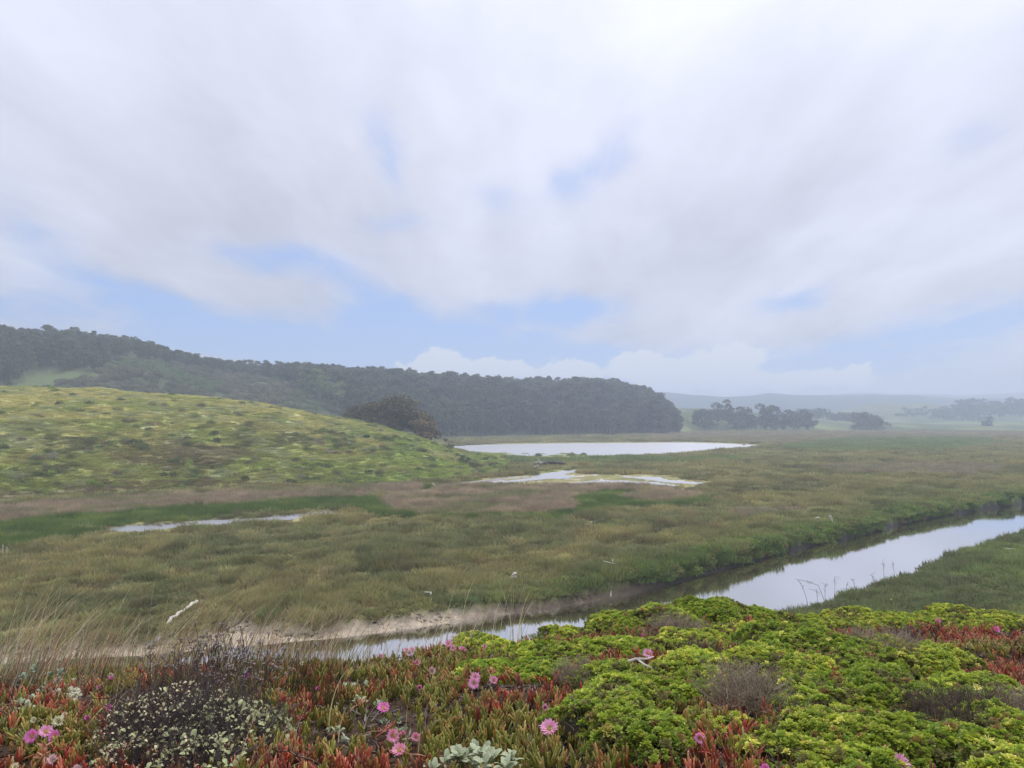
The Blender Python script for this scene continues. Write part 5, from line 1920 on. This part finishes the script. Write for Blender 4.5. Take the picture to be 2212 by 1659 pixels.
def centre_mesh(seed):
    q = random.Random(seed)
    mb = MB()
    for k in range(26):
        a, rr = q.uniform(0, 6.28), .0085 * math.sqrt(q.random())
        x, y = math.cos(a) * rr, math.sin(a) * rr
        mb.tube([(x, y, 0), (x * 1.3, y * 1.3, .008 + q.uniform(-.002, .002))], [.0012, .0016], 3)
    return mb.data('centre', M_yel)


def calyx_mesh():
    mb = MB()
    mb.tube([(0, 0, -.035), (0, 0, -.022), (0, 0, -.008), (0, 0, 0)], [.004, .009, .0125, .010], 8)
    for k in range(5):
        a = k * 1.257
        c, s = math.cos(a), math.sin(a)
        mb.tube([(c * .009, s * .009, -.006), (c * .018, s * .018, .004), (c * .022, s * .022, .016)], [.0035, .003, .001], 3)
    return mb.data('calyx', M_cal)


CENT = centre_mesh(5)
CAL = calyx_mesh()
PET = {}
for kk, mm in (('p', M_pet), ('m', M_mag), ('w', M_palep), ('c', M_coral), ('y', M_white)):
    PET[kk] = [petal_ring(mm, .35, 1), petal_ring(mm, .75, 2), petal_ring(mm, 1.15, 3)]


def flower(px, py, kind, label, opn=0, size=1.0, tilt=(.70, 0.0), lift=.09, name='pink_flower'):
    x, y, z = hit(px, py, lift + .018)
    q = random.Random(int(px * 7 + py))
    e = empty(name, (x, y, z + lift))
    e.rotation_euler = (tilt[0] + q.uniform(-.3, .4), tilt[1] + q.uniform(-.35, .35), q.uniform(-.5, .5))
    size = size * q.uniform(.9, 1.12)
    lift += .018
    e.scale = (size * .98,) * 3
    tag(e, label, 'flower', 'ice plant flowers')
    link('petals', PET[kind][opn], e)
    link('centre', CENT, e)
    link('calyx', CAL, e)


FL = [(70, 1583, 'm', 'magenta flower leftmost of the trio near the left edge', 0, 1.0), (99, 1577, 'p', 'lighter pink flower in the middle of the trio near the left edge', 0, 1.0), (120, 1585, 'm', 'brightest magenta flower at the right of the trio near the left edge', 0, 1.0),
      (235, 1524, 'm', 'magenta flower alone left of the nearly black shrub', 1, .8), (192, 1548, 'm', 'half open magenta flower below the flat pale spray', 2, .8), (533, 1456, 'm', 'magenta flower half hidden in the dead flower stalks', 1, .9),
      (688, 1483, 'm', 'purple pink flower in the rushes', 2, .8), (115, 1636, 'w', 'pale pink flower near the bottom left corner', 1, .9), (168, 1655, 'w', 'whitish pink flower cut by the bottom edge at the left', 1, .8),
      (578, 1543, 'm', 'small magenta bud right of the dark shrub', 2, .6), (240, 1463, 'm', 'magenta flower under a cream blossom behind the dry blades', 2, .8), (215, 1480, 'c', 'dull rosy flower in the dry blades at the left', 2, .7),
      (823, 1403, 'p', 'pink flower farthest left on the brow against the water', 1, .9), (877, 1393, 'p', 'left one of the touching pink pair on the brow', 0, .9), (890, 1394, 'p', 'right one of the touching pink pair on the brow', 0, .9), (884, 1407, 'w', 'pink and white flower just below the touching pair on the brow', 0, .9),
      (969, 1387, 'p', 'large pink flower upper left of the row of pink flowers by the yellow green mound', 0, 1.1), (978, 1396, 'p', 'pink flower right below the large one by the yellow green mound', 0, 1.0), (998, 1399, 'p', 'half closed pink flower third in the row by the yellow green mound', 1, .9), (1006, 1403, 'p', 'drooping pink flower at the right end of the row on the brow', 2, .8),
      (1047, 1394, 'p', 'pink flower partly covered below the yellow green mound', 1, .9), (1086, 1396, 'c', 'small coral pink flower at the foot of the shrub row', 2, .9), (900, 1428, 'c', 'coral pink flower below the brow above the rushes', 1, .9),
      (931, 1445, 'w', 'pale lilac flower seen from the side above the large pair', 1, 1.0), (1027, 1459, 'p', 'upper one of the large pink pair beside the small round mound', 0, 1.05), (1024, 1471, 'p', 'lower one of the large pink pair beside the small round mound', 0, 1.15), (1067, 1467, 'p', 'pink flower right of the large pair', 1, .9),
      (906, 1481, 'm', 'small magenta flower under the pale lilac one', 2, .7), (828, 1524, 'm', 'magenta pink flower alone in the red ice plants left of centre', 0, 1.0), (848, 1583, 'c', 'coral flower lower left of centre', 0, 1.0), (871, 1580, 'c', 'small red pink flower beside the coral one', 2, .7),
      (899, 1590, 'c', 'flat coral flower right of the coral pair', 1, .8), (863, 1616, 'c', 'bright coral pink flower nearest the bottom left of centre', 0, 1.1), (1187, 1569, 'p', 'wide open pink flower alone in the red ice plants at the centre bottom', 0, 1.3), (1177, 1522, 'p', 'small pink flower above the wide open one', 2, .9),
      (1368, 1381, 'p', 'pale pink flower upper one of two beside the forked white branch', 0, 1.1), (1386, 1370, 'm', 'magenta flower half hidden behind the shrub near the grey thicket', 2, .9), (1399, 1409, 'p', 'pink flower just above the forked white branch', 0, 1.1),
      (2026, 1333, 'm', 'single magenta flower at the far right before the grassy bank', 1, 1.2), (2151, 1359, 'm', 'magenta flower in the far red ice plants at the right', 1, 1.2), (1837, 1562, 'p', 'wide open pink flower in the green shrubs at the lower right', 0, 1.2),
      (1804, 1569, 'p', 'half open pink flower left of the wide open one in the green shrubs', 2, 1.0), (1510, 1587, 'p', 'pink flower among the tall green ice plants', 1, 1.0), (1944, 1642, 'p', 'pink flower at the bottom right beside a spent blossom', 0, 1.1), (1652, 1656, 'm', 'magenta flower cut by the bottom edge right of centre', 1, .9)]
for a, b, kd, lb, op, sz in FL:
    flower(a, b, kd, lb, op, sz, lift=.095 if b > 1420 else .08)
for a, b, lb, sz in [(128, 1552, 'large cream blossom below the flat pale spray', 1.0), (142, 1540, 'second cream blossom above and right of the large one', .8), (240, 1455, 'cream blossom above the magenta one behind the dry blades', .8), (33, 1650, 'round cream yellow bud in the bottom left corner', .6),
                     (652, 1430, 'cream blossom on the brow left of the first pink flowers', .8), (75, 1550, 'small cream blossom above the magenta trio', .6)]:
    flower(a, b, 'y', lb, 1, sz, name='cream_flower', lift=.09)


def star_mesh(seed):
    q = random.Random(seed)
    mb = MB()
    for k in range(5):
        a = k * 1.257 + q.uniform(-.2, .2)
        c, s = math.cos(a), math.sin(a)
        L = .032 * q.uniform(.7, 1.2)
        mb.tube([(0, 0, 0), (c * L * .5, s * L * .5, .006), (c * L, s * L, .014)], [.006, .006, .0015], 3)
    mb.tube([(0, 0, -.03), (0, 0, 0.002)], [.005, .009], 6)
    return mb.data('sepals', M_orange)


for i, (a, b, lb) in enumerate([(98, 1614, 'orange star-shaped spent blossom above the pale flower at the bottom left'), (92, 1637, 'pinkish star-shaped spent blossom left of the pale pink flower'), (275, 1620, 'orange spent blossom left of the low dark shrub'), (345, 1590, 'faded orange blossom in the low dark twigs'),
                                (1268, 1532, 'straw coloured spent blossom beside the large overhanging mound'), (1856, 1612, 'orange spent blossom below the green mounds at the lower right'), (1865, 1635, 'pale star-shaped spent blossom left of the bottom right flower'), (1905, 1628, 'cream pointed bud beside the bottom right flower')]):
    x, y, z = hit(a, b, .08)
    o = link('spent_flower', star_mesh(60 + i))
    o.location = (x, y, z + .08)
    o.rotation_euler = (.6, random.uniform(-.4, .4), random.uniform(0, 6))
    o.scale = (1.3,) * 3
    tag(o, lb, 'spent flower', 'spent ice plant blossoms')
M_yb = plain('yellow_petal', (0.80, 0.72, 0.16), rough=0.6, vscale=40)
YB = petal_ring(M_yb, .5, 9, R_=.02, n=12)
for i, (a, b, lb) in enumerate([(1925, 1298, 'tiny yellow flower in the grass of the near bank'), (1932, 1322, 'tiny yellow flower nearest the shrubs below the bank'), (1980, 1318, 'tiny yellow flower on the bank left of the magenta one'), (2042, 1310, 'tiny yellow flower on the bank at the far right'),
                                (1660, 1408, 'yellow bloom on the shrubs right of the dark hollow'), (1792, 1390, 'yellow bloom on the mound in front of the flat one'), (2110, 1498, 'yellow bloom on the mound at the right edge'), (2135, 1612, 'yellow bloom in the lower right shrubs'), (2050, 1590, 'small yellow bloom above the lower right mound')]):
    if i < 4:
        p = at(a, b, 0.9)
        z = ground_z(p[0], p[1])
        p = at(a, b, z + .2)
        loc = (p[0], p[1], z + .25)
        s = 3.0
    else:
        x, y, z = hit(a, b, .22)
        loc = (x, y, z + .24)
        s = 1.3
    o = link('yellow_flower', YB)
    o.location = loc
    o.scale = (s,) * 3
    o.rotation_euler = (.5, 0, i)
    tag(o, lb, 'flower', 'small yellow flowers')


# ------------------------------------------------------------------ driftwood, stakes and weeds
M_drift = plain('bleached_wood', (0.74, 0.69, 0.60), rough=0.85, vscale=12, c2=(0.50, 0.45, 0.38), bump=.4)
M_dwood = plain('dark_wood', (0.24, 0.18, 0.13), rough=0.9, vscale=12, c2=(0.12, 0.09, 0.07), bump=.4)
M_rock = plain('grey_stone', (0.42, 0.40, 0.37), rough=0.9, vscale=6, bump=.4)


def spot(px, py, dz=0.0, z0=0.0):
    z = z0
    for _ in range(6):
        p = at(px, py, z + dz)
        z = ground_z(p[0], p[1])
    return Vector((p[0], p[1], z + dz))


def wood(name, pts, rad, label, mat, cat='driftwood', branches=(), sides=7):
    P = [spot(*p) if len(p) == 3 else Vector(p[:3]) for p in pts]
    base = P[0].copy()
    # follow the run with knots and unevenness
    q = random.Random(len(label) * 13 + int(pts[0][0]))
    path, rr = [], []
    n = 5
    for i in range(len(P) - 1):
        for k in range(n):
            f = k / n
            path.append(P[i].lerp(P[i + 1], f) - base + Vector((q.gauss(0, 1), q.gauss(0, 1), q.gauss(0, .6))) * rad[i] * .35)
            rr.append((rad[i] + (rad[i + 1] - rad[i]) * f) * q.uniform(.82, 1.15))
    path.append(P[-1] - base)
    rr.append(rad[-1])
    mb = MB()
    mb.tube(path, rr, sides)
    o = link(name, mb.data(name, mat, smooth=False))
    o.location = base
    tag(o, label, cat)
    for bp, br in branches:
        m2 = MB()
        m2.tube([Vector(p) for p in bp], br, 5)
        link('branch', m2.data('branch', mat), o)
    return o


wood('driftwood_log', [(339, 1356, .20), (372, 1334, .24), (400, 1316, .24), (426, 1300, .30)], [.10, .09, .07, .08], 'long bleached white log lying in the plants above the mud', M_drift)
wood('driftwood_branch', [(480, 1362, .04), (512, 1348, .05), (549, 1328, .06)], [.05, .045, .03], 'dark branch lying on the mud inlet', M_dwood)
pw = spot(1110, 1258, 0)
wood('driftwood_chunk', [(pw.x - .18, pw.y, pw.z + .28, 0), (pw.x, pw.y, pw.z + .42, 0), (pw.x + .10, pw.y, pw.z + .55, 0)], [.05, .12, .07], 'white driftwood chunk standing in the plants above the bank', M_drift)
wood('driftwood_stick', [(918, 1279, .35), (931, 1280, .36), (930, 1285, .3)], [.03, .035, .02], 'short grey bent stick on the plants left of the white chunk', M_drift)
wood('driftwood_stick', [(1304, 1213, .4), (1322, 1216, .4), (1338, 1220, .36)], [.025, .03, .02], 'long thin pale stick lying on the marsh behind the bank', M_drift)
wood('driftwood_stick', [(1319, 1245, .4), (1324, 1250, .38)], [.03, .02], 'tiny white stick near the undercut bank', M_drift)
wood('curved_branch', [(1416, 1243, .35), (1418, 1254, .05), (1411, 1266, .02)], [.02, .03, .02], 'white curved branch hanging over the bank edge to the mud', M_drift)
pw = spot(1800, 1136, 0)
wood('driftwood_piece', [(pw.x, pw.y, pw.z + .25, 0), (pw.x - .14, pw.y, pw.z + .52, 0), (pw.x - .26, pw.y, pw.z + .78, 0)], [.05, .09, .12], 'white wedge-shaped driftwood upright near the far bank at the right', M_drift)
wood('driftwood_stick', [(1763, 1157, .4), (1771, 1162, .35)], [.05, .06], 'thin pale stick left of the white wedge by the bank', M_drift)
wood('driftwood_stick', [(2163, 1184, .3), (2176, 1185, .3), (2192, 1186, .3)], [.03, .04, .03], 'white stick lying on the near grassy bank at the right', M_drift)
wood('driftwood_stick', [(935, 1045, .5), (942, 1050, .2), (955, 1052, .05)], [.10, .10, .05], 'curved grey driftwood at the left end of the creek', M_drift)
wood('driftwood_beam', [(1149, 1013, .1), (1156, 1009, .5), (1162, 1005, .9)], [.16, .16, .14], 'pale beam leaning on the dark bank at the head of the creek', M_drift)
wood('driftwood_crossed', [(1165, 1009, .0), (1168, 1002, .9), (1170, 997, 1.5)], [.15, .16, .10], 'crossed grey timbers standing behind the leaning beam', M_drift,
     branches=[([(-.9, 0, .9), (0, 0, 1.0), (.9, .1, .9)], [.07, .10, .06]), ([(.1, 0, 1.2), (-.4, 0, 1.7)], [.07, .03])])
wood('white_forked_branch', [(1364, 1437, .30), (1378, 1434, .31), (1395, 1430, .30)], [.008, .010, .006], 'forked bleached white branch resting on the green shrubs', M_drift, cat='branch',
     branches=[([(.08, -.01, .01), (.14, -.06, .0), (.18, -.12, -.01)], [.008, .006, .004])]) if False else None
x, y, z = hit(1380, 1436, .2)
mb = MB()
mb.tube([(-.07, 0, .0), (-.02, .01, .012), (.05, .0, .016), (.10, .03, .02)], [.0075, .0085, .006, .004], 6)
o = link('forked_branch', mb.data('forked_branch', M_drift))
o.location = (x, y, z + .22)
tag(o, 'forked bleached white branch resting on the green shrubs', 'branch')
mb = MB()
mb.tube([(-.01, .01, .012), (.03, -.03, -.01), (.07, -.06, -.02)], [.007, .006, .004], 6)
link('twig', mb.data('twig', M_drift), o)


def stone(name, px, py, r, label, mat, squash=.7):
    p = spot(px, py, 0.0)
    q = random.Random(3)
    mb = MB()
    vs, fs = [], []
    for i in range(6):
        ph = math.pi * i / 5
        for j in range(9):
            a = 2 * math.pi * j / 9
            k = r * (1 + q.uniform(-.12, .12))
            vs.append((k * math.sin(ph) * math.cos(a), k * math.sin(ph) * math.sin(a), k * squash * math.cos(ph) + r * squash * .7))
    for i in range(5):
        for j in range(9):
            fs.append((i * 9 + j, (i + 1) * 9 + j, (i + 1) * 9 + (j + 1) % 9, i * 9 + (j + 1) % 9))
    mb.add(vs, fs)
    o = link(name, mb.data(name, mat))
    o.location = p
    tag(o, label, 'stone')


stone('round_stone', 1167, 1016, .5, 'round pale stone in the creek below the crossed timbers', M_rock)
stone('dark_rock', 1607, 963, .6, 'small dark rock on the far shore of the lagoon', plain('dark_stone', (.05, .045, .04)), .5)
for a, b, h_, lb in [(5, 1203, .55, 'left one of two short pale stakes at the left edge of the marsh'), (14, 1203, .42, 'right and shorter one of two pale stakes at the left edge of the marsh')]:
    p = spot(a, b, 0)
    mb = MB()
    mb.tube([(0, 0, -.1), (.01, 0, h_ * .6 + .2), (.02, 0, h_ + .2)], [.03, .028, .022], 6)
    o = link('stake', mb.data('stake', M_drift))
    o.location = p
    tag(o, lb, 'stake', 'pale stakes at the left edge')

# dark undercut bank at the head of the creek
p0, p1 = at(1146, 1012, 0), at(1232, 1009, 0)
mb = MB()
q = random.Random(4)
for i in range(24):
    f = i / 23
    x, y = p0[0] + (p1[0] - p0[0]) * f, p0[1] + (p1[1] - p0[1]) * f + 1.5
    top = .85 * math.sin(math.pi * min(1, max(0, f))) ** .4 + q.uniform(-.05, .05)
    mb.add([(x, y - .2, -.1), (x + q.uniform(-.1, .1), y + .5, top * .6), (x, y + .2 + q.uniform(-.1, .1), top), (x, y + 3.0, top + .1), (x, y + 5.5, -.1)], [])
n = 5
mb.f = [(i * n + k, (i + 1) * n + k, (i + 1) * n + k + 1, i * n + k + 1) for i in range(23) for k in range(n - 1)]
o = link('undercut_bank', mb.data('undercut_bank', plain('peat', (.035, .03, .03), rough=.9, bump=.5)))
tag(o, 'dark undercut earth bank at the head of the creek', kind='structure')

WEED = [(1748, 1312, 1728, 1258, 'dark bare weed stalk leftmost on the near bank'), (1788, 1296, 1722, 1252, 'arching weed stalk with dark seed heads over the water'), (1768, 1302, 1763, 1274, 'small weed with seed heads under the arching stalk'), (1783, 1290, 1783, 1262, 'seed head weed right of the arching stalk'),
        (1805, 1285, 1803, 1246, 'tall thin weed in the middle of the near bank edge'), (1831, 1278, 1829, 1262, 'short weed with a dark head on the near bank edge'), (1850, 1272, 1841, 1251, 'leaning bare weed right of the short weed'),
        (1890, 1252, 1882, 1240, 'thin weed on the near bank before the tallest one'), (1911, 1244, 1907, 1212, 'tallest branching weed on the near bank edge'), (1934, 1236, 1928, 1214, 'bare forked weed farthest right on the near bank')]
for i, (a, b, c, d, lb) in enumerate(WEED):
    ub = uof(a, b)[0]
    yb = float(np.interp(ub, *NEARW)) - 0.55
    p = Vector((ub * yb, yb, ground_z(ub * yb, yb)))
    y = p.y
    ux, uz = uof(c, d)
    top = Vector((ux * y, y, EYE + uz * y)) - p
    top.z = max(top.z, .3)
    q = random.Random(i)
    mb = MB()
    m1 = Vector((top.x * .25, .05, top.z * .5)) if i != 1 else Vector((top.x * .3, .0, top.z * .8))
    pts = [Vector((0, 0, -.05)), m1 * .5, m1, m1.lerp(top, .5) + Vector((0, 0, .06)), top]
    mb.tube(pts, [.014, .012, .010, .008, .006], 4)
    hb = MB()
    for k in range(7):
        f = q.uniform(.35, 1)
        pt = m1.lerp(top, f)
        e2 = pt + Vector((q.gauss(0, .10), q.gauss(0, .05), q.uniform(.02, .12)))
        mb.tube([pt, e2], [.006, .004], 3)
        hb.tube([e2, e2 + Vector((q.gauss(0, .01), 0, .03))], [.012, .006], 4)
    o = link('weed_stalk', mb.data('weed_stalk', M_brown_twig))
    o.location = p
    tag(o, lb, 'weed', 'bare weed stalks along the near bank')
    link('seed_heads', hb.data('seed_heads', M_brown_twig), o)


# ------------------------------------------------------------------ haze
def build_haze():
    x0, x1, y0, y1, z0, z1 = -2500, 2500, -250, 2450, -3.5, 84
    V = [(x, y, z) for z in (z0, z1) for y in (y0, y1) for x in (x0, x1)]
    Fc = [(0, 2, 3, 1), (4, 5, 7, 6), (0, 1, 5, 4), (2, 6, 7, 3), (0, 4, 6, 2), (1, 3, 7, 5)]
    m = bpy.data.materials.new('haze')
    m.use_nodes = True
    t = NT(m.node_tree)
    t.n.clear()
    out = t.new('ShaderNodeOutputMaterial')
    v = t.new('ShaderNodeVolumePrincipled')
    v.inputs['Color'].default_value = (0.74, 0.84, 1.0, 1)
    v.inputs['Density'].default_value = 0.00102
    v.inputs['Anisotropy'].default_value = 0.3
    t.l.new(v.outputs[0], out.inputs['Volume'])
    o = link('haze', mesh_data('haze', V, Fc, m))
    tag(o, 'thin bluish haze over the marsh and hills', kind='stuff')


build_haze()
